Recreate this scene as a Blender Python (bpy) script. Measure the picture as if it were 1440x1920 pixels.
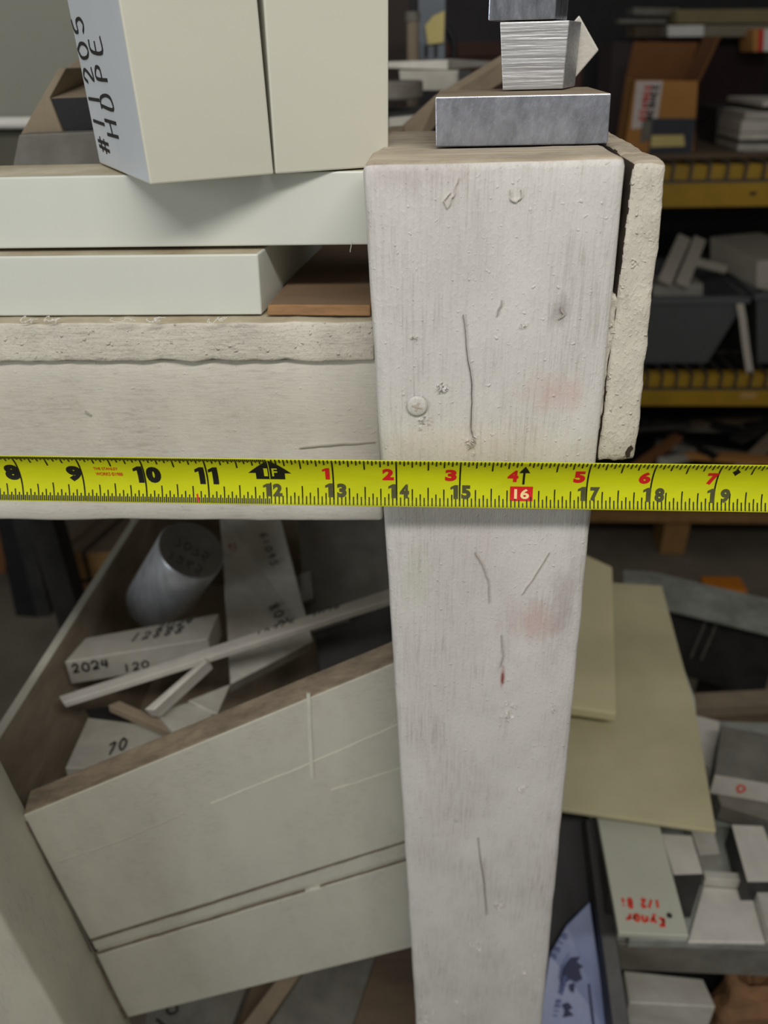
import bpy, bmesh, math, random
from mathutils import Vector, Matrix, noise
random.seed(7)
sc = bpy.context.scene
for o in list(bpy.data.objects):
    bpy.data.objects.remove(o)

# ---------------------------------------------------------------- camera
FPX = 1442.0                                   # focal length in pixels of the 1440x1920 frame
_n = Vector((63, 2420, FPX)).normalized()      # straight down, seen from the camera (right, down, forward)
_X = Vector((23700, 242, -FPX)); _X = (_X - _n * _X.dot(_n)).normalized()
_Z = -_n; _Y = _Z.cross(_X)
RW = Matrix((_X, _Y, _Z))                      # world = RW @ (right, down, forward)
CAM = Vector((0, 0, 1.26)) - RW @ (Vector(((930 - 720) / FPX, (302 - 960) / FPX, 1)) * 0.2606)
cd = bpy.data.cameras.new('camera'); cam = bpy.data.objects.new('camera', cd); sc.collection.objects.link(cam)
cd.sensor_fit = 'VERTICAL'; cd.sensor_height = 34.6; cd.sensor_width = 25.95; cd.lens = FPX / 1920 * 34.6
cd.clip_start = 0.01
r_, d_, f_ = RW.col[0], RW.col[1], RW.col[2]
M = Matrix((r_, -d_, -f_)).transposed().to_4x4(); M.translation = CAM
cam.matrix_world = M
cd.dof.use_dof = True; cd.dof.focus_distance = 0.30; cd.dof.aperture_fstop = 9.5
sc.camera = cam

# ---------------------------------------------------------------- world, lamps, exposure
sc.view_settings.view_transform = 'Standard'; sc.view_settings.look = 'None'
sc.view_settings.gamma = 1; sc.view_settings.use_curve_mapping = False
sc.view_settings.exposure = -0.3
w = bpy.data.worlds.new('world'); sc.world = w; w.use_nodes = True
w.node_tree.nodes['Background'].inputs[0].default_value = (1.0, 0.97, 0.92, 1)
w.node_tree.nodes['Background'].inputs[1].default_value = 0.19
def area(name, loc, target, sx, sy, power, col):
    l = bpy.data.lights.new(name, 'AREA'); l.shape = 'RECTANGLE'; l.size = sx; l.size_y = sy; l.energy = power; l.color = col
    o = bpy.data.objects.new(name, l); sc.collection.objects.link(o); o.location = loc
    o.rotation_euler = (Vector(target) - Vector(loc)).to_track_quat('-Z', 'Y').to_euler()
    return o
area('ceiling_lamp', (0.10, -0.66, 1.88), (0.0, 0.1, 1.0), 0.9, 0.09, 9.2, (1.0, 0.965, 0.92))
area('doorway_daylight', (-2.3, -2.1, 1.55), (-0.1, 0.1, 1.0), 1.1, 1.7, 26, (0.90, 0.95, 1.0))

# ---------------------------------------------------------------- pixel -> place helpers
def ray(px, py):
    return RW @ Vector(((px - 720) / FPX, (py - 960) / FPX, 1))
def U(px, py, ax, v):
    d = ray(px, py); i = 'xyz'.index(ax)
    return CAM + d * ((v - CAM[i]) / d[i])
def onplane(px, py, p0, nrm):
    d = ray(px, py); nrm = Vector(nrm)
    return CAM + d * ((Vector(p0) - CAM).dot(nrm) / d.dot(nrm))

# ---------------------------------------------------------------- materials
MATS = {}
def lin(c):
    return tuple(((x / 255 / 12.92) if x / 255 <= 0.04045 else ((x / 255 + 0.055) / 1.055) ** 2.4) for x in c)
def mat(name, rgb, rough=0.6, metal=0.0, vary=0.12, scale=40.0, bump=0.15, bscale=300.0, stretch=(1, 1, 1), dust=0.0, dustcol=(120, 105, 85), sss=0.0, spec=0.5):
    if name in MATS: return MATS[name]
    m = bpy.data.materials.new(name); m.use_nodes = True; MATS[name] = m
    nt = m.node_tree; N = nt.nodes; L = nt.links
    b = N['Principled BSDF']
    b.inputs['Roughness'].default_value = rough; b.inputs['Metallic'].default_value = metal
    b.inputs['Specular IOR Level'].default_value = spec
    if sss:
        b.inputs['Subsurface Weight'].default_value = sss; b.inputs['Subsurface Radius'].default_value = (0.012, 0.012, 0.01); b.inputs['Subsurface Scale'].default_value = 0.6
    g = N.new('ShaderNodeNewGeometry')
    mp = N.new('ShaderNodeMapping'); mp.inputs['Scale'].default_value = stretch
    L.new(g.outputs['Position'], mp.inputs['Vector'])
    n1 = N.new('ShaderNodeTexNoise'); n1.inputs['Scale'].default_value = scale; n1.inputs['Detail'].default_value = 6; n1.inputs['Roughness'].default_value = 0.65
    L.new(mp.outputs['Vector'], n1.inputs['Vector'])
    c = lin(rgb)
    cr = N.new('ShaderNodeValToRGB'); cr.color_ramp.elements[0].position = 0.3; cr.color_ramp.elements[1].position = 0.7
    cr.color_ramp.elements[0].color = (*[x * (1 - vary * 1.6) for x in c], 1); cr.color_ramp.elements[1].color = (*[min(1, x * (1 + vary)) for x in c], 1)
    L.new(n1.outputs['Fac'], cr.inputs['Fac'])
    out = cr.outputs['Color']
    if dust:
        n3 = N.new('ShaderNodeTexNoise'); n3.inputs['Scale'].default_value = scale * 0.35; n3.inputs['Detail'].default_value = 8; n3.inputs['Roughness'].default_value = 0.7
        L.new(g.outputs['Position'], n3.inputs['Vector'])
        r3 = N.new('ShaderNodeValToRGB'); r3.color_ramp.elements[0].position = 0.42; r3.color_ramp.elements[1].position = 0.68
        r3.color_ramp.elements[0].color = (0, 0, 0, 1); r3.color_ramp.elements[1].color = (dust, dust, dust, 1)
        L.new(n3.outputs['Fac'], r3.inputs['Fac'])
        mx = N.new('ShaderNodeMix'); mx.data_type = 'RGBA'
        L.new(r3.outputs['Color'], mx.inputs['Factor']); L.new(out, mx.inputs['A']); mx.inputs['B'].default_value = (*lin(dustcol), 1)
        out = mx.outputs['Result']
        if metal:
            mm = N.new('ShaderNodeMath'); mm.operation = 'MULTIPLY_ADD'; L.new(r3.outputs['Color'], mm.inputs[0]); mm.inputs[1].default_value = -metal * 0.8; mm.inputs[2].default_value = metal
            L.new(mm.outputs[0], b.inputs['Metallic'])
    L.new(out, b.inputs['Base Color'])
    if bump:
        n2 = N.new('ShaderNodeTexNoise'); n2.inputs['Scale'].default_value = bscale; n2.inputs['Detail'].default_value = 5
        L.new(mp.outputs['Vector'], n2.inputs['Vector'])
        bp = N.new('ShaderNodeBump'); bp.inputs['Strength'].default_value = bump; bp.inputs['Distance'].default_value = 0.001
        L.new(n2.outputs['Fac'], bp.inputs['Height']); L.new(bp.outputs['Normal'], b.inputs['Normal'])
    m['out'] = 1
    return m

def paint(name, rgb, stains=(), grain=(1, 1, 0.045), bump=0.6, grime=0.4, grimecol=(150, 143, 130), lump=1.0):
    """thick old brushed paint over wood: grain lines, lumps, grime and coloured stains with their own place"""
    m = bpy.data.materials.new(name); m.use_nodes = True; MATS[name] = m
    nt = m.node_tree; N = nt.nodes; L = nt.links; b = N['Principled BSDF']
    b.inputs['Roughness'].default_value = 0.55; b.inputs['Specular IOR Level'].default_value = 0.35
    g = N.new('ShaderNodeNewGeometry')
    def tex(scale, stretch, detail=6, rough=0.6):
        mp = N.new('ShaderNodeMapping'); mp.inputs['Scale'].default_value = stretch; L.new(g.outputs['Position'], mp.inputs['Vector'])
        t = N.new('ShaderNodeTexNoise'); t.inputs['Scale'].default_value = scale; t.inputs['Detail'].default_value = detail; t.inputs['Roughness'].default_value = rough
        L.new(mp.outputs['Vector'], t.inputs['Vector']); return t.outputs['Fac']
    def ramp(f, a, b_, lo=0.0, hi=1.0):
        r = N.new('ShaderNodeMapRange'); L.new(f, r.inputs['Value']); r.inputs['From Min'].default_value = a; r.inputs['From Max'].default_value = b_
        r.inputs['To Min'].default_value = lo; r.inputs['To Max'].default_value = hi; return r.outputs['Result']
    def math_(op, a, b_):
        k = N.new('ShaderNodeMath'); k.operation = op
        for i, v in enumerate((a, b_)):
            if isinstance(v, (int, float)): k.inputs[i].default_value = v
            else: L.new(v, k.inputs[i])
        return k.outputs[0]
    def mix(fac, a, b_):
        k = N.new('ShaderNodeMix'); k.data_type = 'RGBA'; L.new(fac, k.inputs['Factor'])
        for s, v in (('A', a), ('B', b_)):
            if isinstance(v, tuple): k.inputs[s].default_value = (*v, 1)
            else: L.new(v, k.inputs[s])
        return k.outputs['Result']
    base = lin(rgb)
    col = mix(ramp(tex(25, (1, 1, 0.5)), 0.35, 0.7), base, tuple(x * 0.93 for x in base))
    gl = ramp(tex(800, grain, 5, 0.75), 0.47, 0.66)                          # grain lines holding dirt
    big = ramp(tex(24, (1, 1, 0.6), 8, 0.7), 0.42, 0.68)
    spk = ramp(tex(900, (1, 1, 1), 2, 0.5), 0.70, 0.78)                      # fine specks
    col = mix(math_('MULTIPLY', math_('MULTIPLY', gl, big), grime * 1.9), col, lin(grimecol))
    col = mix(math_('MULTIPLY', big, grime * 0.75), col, lin((178, 172, 164)))
    col = mix(math_('MULTIPLY', spk, 0.35), col, lin((120, 112, 100)))
    for (p, rad, c, amt) in stains:
        vs = N.new('ShaderNodeVectorMath'); vs.operation = 'SUBTRACT'; L.new(g.outputs['Position'], vs.inputs[0]); vs.inputs[1].default_value = p
        vd = N.new('ShaderNodeVectorMath'); vd.operation = 'DIVIDE'; L.new(vs.outputs[0], vd.inputs[0]); vd.inputs[1].default_value = rad
        vl = N.new('ShaderNodeVectorMath'); vl.operation = 'LENGTH'; L.new(vd.outputs[0], vl.inputs[0])
        d = math_('ADD', vl.outputs['Value'], ramp(tex(160, (1, 1, 0.35), 5, 0.7), 0.3, 0.7, -0.55, 0.55))
        col = mix(ramp(d, 1.15, 0.15, 0.0, amt * 0.85), col, lin(c))
    L.new(col, b.inputs['Base Color'])
    h = math_('ADD', math_('MULTIPLY', tex(900, grain, 4, 0.7), 0.9), math_('MULTIPLY', ramp(tex(700, (1, 1, 0.7), 2, 0.5), 0.5, 0.85), 0.35 * lump))
    h = math_('ADD', h, math_('MULTIPLY', ramp(tex(420, (1, 1, 1), 1, 0.5), 0.68, 0.8), 0.9 * lump))
    h = math_('ADD', h, math_('MULTIPLY', tex(90, (1, 1, 0.6), 2, 0.5), 0.8))
    bp = N.new('ShaderNodeBump'); bp.inputs['Strength'].default_value = bump; bp.inputs['Distance'].default_value = 0.0006
    L.new(h, bp.inputs['Height']); L.new(bp.outputs['Normal'], b.inputs['Normal'])
    return m

def y0(px, py): return tuple(U(px, py, 'y', 0.0))
m_post = paint('post_paint', (220, 217, 211), [
    (y0(1040, 735), (0.014, 0.02, 0.009), (206, 170, 160), 0.55), (y0(1000, 1165), (0.015, 0.02, 0.013), (205, 165, 158), 0.6),
    (y0(880, 835), (0.035, 0.02, 0.010), (228, 210, 201), 0.45), (y0(1050, 585), (0.004, 0.02, 0.006), (150, 145, 140), 0.8),
    (y0(890, 1060), (0.03, 0.02, 0.05), (205, 196, 196), 0.4), (y0(1060, 1120), (0.008, 0.02, 0.03), (160, 150, 146), 0.5),
    (y0(780, 1080), (0.008, 0.02, 0.02), (200, 203, 180), 0.5), (y0(760, 330), (0.02, 0.02, 0.006), (178, 168, 168), 0.6),
    (y0(942, 1270), (0.0012, 0.02, 0.006), (150, 60, 50), 0.8), (y0(870, 500), (0.02, 0.02, 0.02), (198, 195, 192), 0.5)])
m_side = paint('side_board_paint', (214, 208, 192), bump=0.7, grime=0.5, lump=2.0, grain=(1, 1, 0.3))
m_rail = paint('rail_paint', (216, 212, 200), grain=(0.12, 1, 1), bump=0.45, grime=0.3)
m_lip = paint('deck_edge_paint', (218, 212, 198), grain=(0.15, 1, 1), bump=0.7, grime=0.5, lump=2.0)
m_binp = paint('bin_paint', (197, 196, 181), grain=(0.12, 1, 1), bump=0.25, grime=0.35, lump=0.4)
m_bintop = mat('bin_dusty_edge', (140, 126, 106), 0.9, 0, 0.35, 60, 0.4, 500, (0.4, 1, 1))
m_bingrey = paint('bin_leg_paint', (196, 194, 176), grain=(1, 1, 0.12), bump=0.3, grime=0.4, lump=0.5)
m_binin = mat('bin_inside_wood', (168, 154, 132), 0.85, 0, 0.3, 30, 0.3, 300, (1, 0.3, 1), dust=0.5, dustcol=(132, 118, 98))
m_endgrain = mat('weathered_top_wood', (184, 170, 148), 0.9, 0, 0.28, 140, 0.9, 300, (0.12, 1, 1), dust=0.5, dustcol=(205, 196, 178))
m_ply = mat('plywood_brown', (130, 106, 82), 0.8, 0, 0.18, 40, 0.2, 400, (0.2, 1, 1), dust=0.6, dustcol=(138, 118, 96))
m_plyedge = mat('plywood_split_edge', (158, 120, 80), 0.8, 0, 0.3, 120, 0.6, 400, (0.2, 1, 1))
m_hdpe = mat('white_polyethylene', (213, 216, 206), 0.42, 0, 0.02, 18, 0.02, 900, (1, 1, 0.08), sss=0.15)
m_hdpe2 = mat('cream_polyethylene', (207, 206, 190), 0.45, 0, 0.02, 18, 0.015, 900, (0.06, 1, 1), sss=0.12)
m_hdpe2_daylit = mat('daylit_polyethylene', (206, 212, 217), 0.45, 0, 0.03, 18, 0.015, 900, (0.06, 1, 1), sss=0.12)  # same cream plastic; bluish daylight put into the left face's colour
m_dustytop = mat('dusty_plastic_top', (196, 188, 164), 0.85, 0, 0.18, 30, 0.2, 500, (0.25, 1, 1), dust=0.85, dustcol=(146, 128, 98))
m_alu = mat('sawn_aluminium', (176, 180, 190), 0.36, 0.8, 0.2, 160, 0.35, 500, (1, 1, 0.5))
m_alulines = mat('milled_aluminium_lines', (200, 201, 202), 0.42, 0.7, 0.22, 700, 0.35, 900, (0.03, 1, 1))
m_aluscr = mat('scratched_aluminium', (180, 185, 196), 0.25, 0.85, 0.35, 200, 0.5, 420, (1, 1, 0.3))
m_aludust = mat('dusty_aluminium', (200, 198, 188), 0.55, 0.3, 0.12, 50, 0.15, 600, (0.4, 1, 1), dust=0.45, dustcol=(150, 138, 118))
m_alugrey = mat('dull_grey_metal', (124, 122, 114), 0.6, 0.3, 0.18, 40, 0.15, 500, dust=0.5, dustcol=(112, 100, 84))
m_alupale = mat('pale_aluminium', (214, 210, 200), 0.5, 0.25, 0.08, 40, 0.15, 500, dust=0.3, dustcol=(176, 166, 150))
m_alucyl = mat('turned_aluminium', (206, 210, 216), 0.33, 0.6, 0.2, 60, 0.2, 500, (1, 1, 0.2))
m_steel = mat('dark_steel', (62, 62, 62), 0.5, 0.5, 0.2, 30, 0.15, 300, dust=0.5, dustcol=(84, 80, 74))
m_galv = mat('galvanised_steel', (164, 168, 160), 0.5, 0.2, 0.25, 25, 0.15, 300, dust=0.5, dustcol=(104, 98, 88))
m_dark = mat('near_black_steel', (36, 35, 36), 0.6, 0.3, 0.2, 30, 0.1)
m_tan = mat('dust_coated_metal', (144, 129, 108), 0.85, 0.05, 0.14, 30, 0.15, 500, dust=0.4, dustcol=(158, 145, 122))
m_nylon = mat('yellowed_nylon', (184, 177, 142), 0.45, 0, 0.07, 14, 0.1, 300, dust=0.6, dustcol=(204, 198, 160), sss=0.1)
m_nylon2 = mat('cream_nylon', (208, 200, 160), 0.45, 0, 0.05, 14, 0.1, 300, sss=0.1)
m_frp = mat('pale_green_plastic', (182, 184, 168), 0.5, 0, 0.05, 14, 0.1, 300)
m_yel = mat('yellow_rack_paint', (184, 146, 36), 0.45, 0, 0.12, 12, 0.1, 200, dust=0.35, dustcol=(150, 118, 40))
m_wire = mat('galvanised_wire', (96, 92, 84), 0.5, 0.5, 0.1)
m_card = mat('cardboard', (186, 132, 70), 0.85, 0, 0.07, 12, 0.1, 300)
m_card2 = mat('dark_cardboard', (128, 84, 46), 0.9, 0, 0.1, 12, 0.1, 300)
m_greytub = mat('grey_tub_plastic', (98, 104, 104), 0.5, 0, 0.05, 12, 0.05)
m_timber = mat('timber', (158, 120, 70), 0.8, 0, 0.15, 30, 0.2, 300, (1, 0.2, 1))
m_timberdk = mat('old_timber', (104, 88, 70), 0.85, 0, 0.2, 30, 0.2, 300, (0.2, 1, 1))
m_conc = mat('concrete', (128, 120, 106), 0.9, 0, 0.18, 5, 0.3, 60, dust=0.6, dustcol=(96, 86, 72))
m_wall = mat('dark_wall', (74, 70, 72), 0.9, 0, 0.1, 4, 0.1, 60)
m_board = mat('pale_grey_board', (140, 140, 126), 0.6, 0, 0.05, 5, 0.05)
m_white = mat('white_enamel', (232, 230, 222), 0.35, 0, 0.03, 10, 0.05)
m_paper = mat('paper_white', (222, 220, 212), 0.8, 0, 0.05, 20, 0.05)
m_bluesheet = mat('bluish_film', (112, 127, 172), 0.35, 0, 0.12, 20, 0.2, 40)
m_brownbag = mat('brown_paper', (128, 94, 62), 0.8, 0, 0.2, 30, 0.5, 60)
m_tape = mat('yellow_tape', (208, 214, 22), 0.2, 0, 0.07, 60, 0.05, 300, (0.3, 1, 1), spec=0.5, dust=0.15, dustcol=(176, 168, 40))
m_black = mat('black_ink', (24, 24, 22), 0.6, 0, 0.1, 200, 0)
m_blackt = mat('black_print', (30, 30, 22), 0.35, 0, 0.15, 300, 0)
m_grey = mat('faded_print', (84, 84, 52), 0.35, 0, 0.15, 300, 0)
m_red = mat('red_print', (214, 36, 34), 0.35, 0, 0.08, 200, 0)
m_redink = mat('red_ink', (214, 66, 46), 0.6, 0, 0.1, 100, 0)
m_navy = mat('navy_print', (30, 34, 78), 0.6, 0, 0.1, 100, 0)
m_fadeink = mat('faded_ink', (70, 66, 64), 0.7, 0, 0.1, 100, 0)
m_pinkink = mat('pink_ink', (190, 110, 104), 0.7, 0, 0.1, 100, 0)
m_crack = mat('crack_shadowed_wood', (66, 56, 46), 0.95, 0, 0.1, 100, 0)
m_note = mat('yellow_note', (216, 200, 130), 0.8, 0, 0.05, 20, 0)
m_bluegrey = mat('blue_grey_paint', (112, 120, 128), 0.5, 0, 0.08, 20, 0)
m_orange = mat('orange_plastic', (214, 130, 40), 0.5, 0, 0.08, 20, 0)

# ---------------------------------------------------------------- object builders
def tag(o, label=None, cat=None, group=None, kind=None):
    if label: o['label'] = label
    if cat: o['category'] = cat
    if group: o['group'] = group
    if kind: o['kind'] = kind
    return o
def thing(name, loc, label, cat, group=None, kind=None):
    o = bpy.data.objects.new(name, None); sc.collection.objects.link(o); o.location = loc; o.empty_display_size = 0.02
    return tag(o, label, cat, group, kind)
def wloc(o):
    p = Vector(o.location)
    while o.parent: o = o.parent; p += o.location
    return p
def build(name, verts, faces, mats, parent=None, label=None, cat=None, group=None, kind=None, bevel=0.0, seg=2, smooth=False, fm=None):
    """one mesh object; verts are world places, its origin goes to the middle of its base"""
    bm = bmesh.new(); vs = [bm.verts.new(v) for v in verts]
    for i, fc in enumerate(faces):
        try:
            nf = bm.faces.new([vs[k] for k in fc])
            if fm: nf.material_index = fm[i]
        except ValueError: pass
    bmesh.ops.recalc_face_normals(bm, faces=bm.faces)
    if bevel:
        bmesh.ops.bevel(bm, geom=list(bm.edges), offset=bevel, segments=seg, affect='EDGES', profile=0.5, clamp_overlap=True)
    xs = [v.co.x for v in bm.verts]; ys = [v.co.y for v in bm.verts]; zs = [v.co.z for v in bm.verts]
    base = Vector(((min(xs) + max(xs)) / 2, (min(ys) + max(ys)) / 2, min(zs)))
    for v in bm.verts: v.co -= base
    me = bpy.data.meshes.new(name); bm.to_mesh(me); bm.free()
    for mm in (mats if isinstance(mats, (list, tuple)) else [mats]): me.materials.append(mm)
    if smooth:
        for p in me.polygons: p.use_smooth = True
    o = bpy.data.objects.new(name, me); sc.collection.objects.link(o)
    if parent: o.parent = parent; o.location = base - wloc(parent)
    else: o.location = base
    return tag(o, label, cat, group, kind)
def prism(name, poly, ext, mats, parent=None, bevel=0.0008, capmat=None, **k):
    """polygon (world points) pushed along ext; capmat = material slot of the first polygon, sides slot 0"""
    n = len(poly); e = Vector(ext)
    verts = [Vector(p) for p in poly] + [Vector(p) + e for p in poly]
    faces = [list(range(n)), list(range(2 * n - 1, n - 1, -1))] + [[i, (i + 1) % n, n + (i + 1) % n, n + i] for i in range(n)]
    fm = None
    if capmat is not None: fm = [capmat] + [0] * (n + 1)
    return build(name, verts, faces, mats, parent, bevel=bevel, fm=fm, **k)
def normal_of(poly):
    n = Vector((0, 0, 0))
    for i in range(len(poly)):
        a, b = poly[i], poly[(i + 1) % len(poly)]
        n += Vector(a).cross(Vector(b))
    return n.normalized()
def plate(name, pts, t, mats, parent=None, **k):
    """top face given by (px, py, z) corners, thickness t downwards along its own normal"""
    poly = [U(a, b, 'z', c) for a, b, c in pts]
    n = normal_of(poly)
    if n.z < 0: n = -n
    return prism(name, poly, -n * t, mats, parent, **k)
def block(name, pts, y, ext, mats, parent=None, **k):
    """front face given by pixels on the upright plane at y, pushed back along ext"""
    poly = [U(a, b, 'y', y) for a, b in pts]
    if isinstance(ext, (int, float)): ext = (0, ext, 0)
    return prism(name, poly, ext, mats, parent, **k)
def boxpts(x0, x1, y0_, y1, z0, z1):
    return [Vector(p) for p in ((x0, y0_, z0), (x1, y0_, z0), (x1, y1, z0), (x0, y1, z0), (x0, y0_, z1), (x1, y0_, z1), (x1, y1, z1), (x0, y1, z1))]
BF = [(0, 1, 2, 3), (7, 6, 5, 4), (0, 4, 5, 1), (1, 5, 6, 2), (2, 6, 7, 3), (3, 7, 4, 0)]
def box(name, x0, x1, y0_, y1, z0, z1, mats, parent=None, **k):
    k.setdefault('bevel', 0.001)
    return build(name, boxpts(x0, x1, y0_, y1, z0, z1), BF, mats, parent, **k)
def axis_cuts(L_, r, n):
    c = [0, r * 0.3, r]; c += [r + (L_ - 2 * r) * i / n for i in range(1, n)] + [L_ - r, L_ - r * 0.3, L_]
    return c
def rbox(name, corners, dims, r, n, amp, fscale, mats, parent=None, topmat=None, edge_amp=1.0, hook=None, **k):
    """rounded, slightly uneven board: corners are 8 world points (BF order), dims its nominal sizes"""
    cuts = [axis_cuts(dims[i], r, n[i]) for i in range(3)]
    idx = {}; verts = []; faces = []; fm = []
    c = [Vector(p) for p in corners]
    def place(a, b, d):
        u, v, q = a / dims[0], b / dims[1], d / dims[2]
        bot = (c[0] * (1 - u) + c[1] * u) * (1 - v) + (c[3] * (1 - u) + c[2] * u) * v
        top = (c[4] * (1 - u) + c[5] * u) * (1 - v) + (c[7] * (1 - u) + c[6] * u) * v
        return bot * (1 - q) + top * q
    def vert(i, j, l):
        key = (i, j, l)
        if key in idx: return idx[key]
        p = Vector((cuts[0][i], cuts[1][j], cuts[2][l]))
        q = Vector([min(max(p[t], r), dims[t] - r) for t in range(3)])
        d = p - q
        if d.length > 1e-9: p = q + d.normalized() * r
        wp = place(*p)
        if hook: wp = hook(wp, p)
        nv = noise.noise_vector(wp * fscale) * amp + noise.noise_vector(wp * fscale * 4.1) * amp * 0.35 * edge_amp
        verts.append(wp + nv); idx[key] = len(verts) - 1
        return idx[key]
    S = [len(q) - 1 for q in cuts]
    for i in range(S[0]):
        for j in range(S[1]):
            for l in (0, S[2]):
                faces.append((vert(i, j, l), vert(i + 1, j, l), vert(i + 1, j + 1, l), vert(i, j + 1, l))); fm.append(topmat if (topmat and l) else 0)
    for i in range(S[0]):
        for l in range(S[2]):
            for j in (0, S[1]):
                faces.append((vert(i, j, l), vert(i + 1, j, l), vert(i + 1, j, l + 1), vert(i, j, l + 1))); fm.append(topmat if (topmat and l == S[2] - 1 and False) else 0)
    for j in range(S[1]):
        for l in range(S[2]):
            for i in (0, S[0]):
                faces.append((vert(i, j, l), vert(i, j + 1, l), vert(i, j + 1, l + 1), vert(i, j, l + 1))); fm.append(0)
    return build(name, verts, faces, mats, parent, smooth=True, fm=fm, **k)
def tube(name, pts, r, mats, parent=None, sides=8, closed=True, **k):
    pts = [Vector(p) for p in pts]; verts = []; faces = []
    rs = r if isinstance(r, (list, tuple)) else [r] * len(pts)
    up = Vector((0.13, 0.31, 0.94)).normalized()
    for i, p in enumerate(pts):
        d = (pts[min(i + 1, len(pts) - 1)] - pts[max(i - 1, 0)]).normalized()
        a = d.cross(up)
        if a.length < 0.05: a = d.cross(Vector((1, 0, 0)))
        a.normalize(); b = d.cross(a)
        for s in range(sides):
            t = 2 * math.pi * s / sides; verts.append(p + (a * math.cos(t) + b * math.sin(t)) * rs[i])
    for i in range(len(pts) - 1):
        for s in range(sides):
            faces.append((i * sides + s, i * sides + (s + 1) % sides, (i + 1) * sides + (s + 1) % sides, (i + 1) * sides + s))
    faces.append(list(range(sides))); faces.append([len(verts) - 1 - s for s in range(sides)])
    return build(name, verts, faces, mats, parent, **k)
def join_geo(items):
    V = []; F = []
    for v, f in items:
        o = len(V); V += list(v); F += [[o + i for i in fc] for fc in f]
    return V, F
def bar_geo(a, b, w_, h_, up=(0, 0, 1)):
    a, b = Vector(a), Vector(b); d = (b - a).normalized(); s = d.cross(Vector(up)).normalized() * w_ / 2; u = s.cross(d).normalized() * h_ / 2
    v = [a - s - u, a + s - u, b + s - u, b - s - u, a - s + u, a + s + u, b + s + u, b - s + u]
    return v, [list(q) for q in BF]

# handwriting: strokes in a unit box
GL = {'0': [[(.5, 1), (.15, .75), (.12, .3), (.45, 0), (.8, .25), (.85, .7), (.5, 1)]], '1': [[(.5, 1), (.45, 0)]],
 '2': [[(.1, .75), (.4, 1), (.8, .8), (.7, .5), (.15, .05), (.9, .08)]], '3': [[(.1, .95), (.8, .95), (.4, .58), (.8, .35), (.5, 0), (.1, .1)]],
 '4': [[(.25, 1), (.1, .45), (.9, .5)], [(.75, 1), (.65, 0)]], '5': [[(.85, 1), (.25, .95), (.2, .58), (.7, .6), (.8, .25), (.5, 0), (.1, .08)]],
 '6': [[(.7, 1), (.2, .5), (.2, .1), (.6, 0), (.8, .3), (.3, .45)]], '7': [[(.1, .95), (.85, .95), (.35, 0)]],
 '8': [[(.5, .5), (.2, .8), (.5, 1), (.8, .8), (.2, .25), (.5, 0), (.8, .25), (.5, .5)]], '9': [[(.8, .7), (.4, .5), (.2, .8), (.6, 1), (.8, .7), (.6, 0)]],
 '#': [[(.3, 1), (.2, 0)], [(.7, 1), (.6, 0)], [(.05, .68), (.95, .72)], [(.0, .32), (.9, .36)]],
 'H': [[(.15, 1), (.1, 0)], [(.85, 1), (.8, 0)], [(.1, .5), (.85, .52)]], 'D': [[(.2, 1), (.15, 0), (.7, .1), (.85, .5), (.6, .95), (.1, 1)]],
 'P': [[(.2, 0), (.25, 1), (.8, .9), (.8, .55), (.2, .48)]], 'E': [[(.85, 1), (.2, .98), (.15, 0), (.85, .02)], [(.2, .5), (.7, .52)]],
 'K': [[(.2, 1), (.15, 0)], [(.85, 1), (.2, .45), (.85, 0)]], 'y': [[(.15, .6), (.45, .15)], [(.85, .6), (.2, -.35)]],
 'n': [[(.15, .6), (.15, 0)], [(.15, .4), (.5, .62), (.8, .45), (.8, 0)]], 'a': [[(.8, .6), (.3, .6), (.15, .2), (.5, 0), (.8, .3), (.8, .6), (.85, 0)]],
 'r': [[(.2, .6), (.2, 0)], [(.2, .35), (.5, .62), (.8, .55)]], '/': [[(.8, 1), (.2, 0)]], 'i': [[(.5, .6), (.5, 0)], [(.5, .85), (.52, .9)]],
 'B': [[(.2, 0), (.2, 1), (.7, .95), (.7, .6), (.2, .52), (.8, .4), (.75, .05), (.2, 0)]], '-': [[(.1, .5), (.9, .5)]], 'R': [[(.2, 0), (.2, 1), (.75, .9), (.7, .55), (.2, .5), (.85, 0)]], 'N': [[(.15, 0), (.15, 1), (.85, 0), (.85, 1)]],
 'A': [[(.1, 0), (.5, 1), (.9, 0)], [(.25, .35), (.75, .35)]], 'S': [[(.85, .9), (.4, 1), (.15, .75), (.8, .3), (.5, 0), (.1, .1)]], 'T': [[(.05, 1), (.95, 1)], [(.5, 1), (.5, 0)]], 'L': [[(.2, 1), (.2, 0), (.85, 0)]], 'V': [[(.1, 1), (.5, 0), (.9, 1)]], ' ': []}
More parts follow.
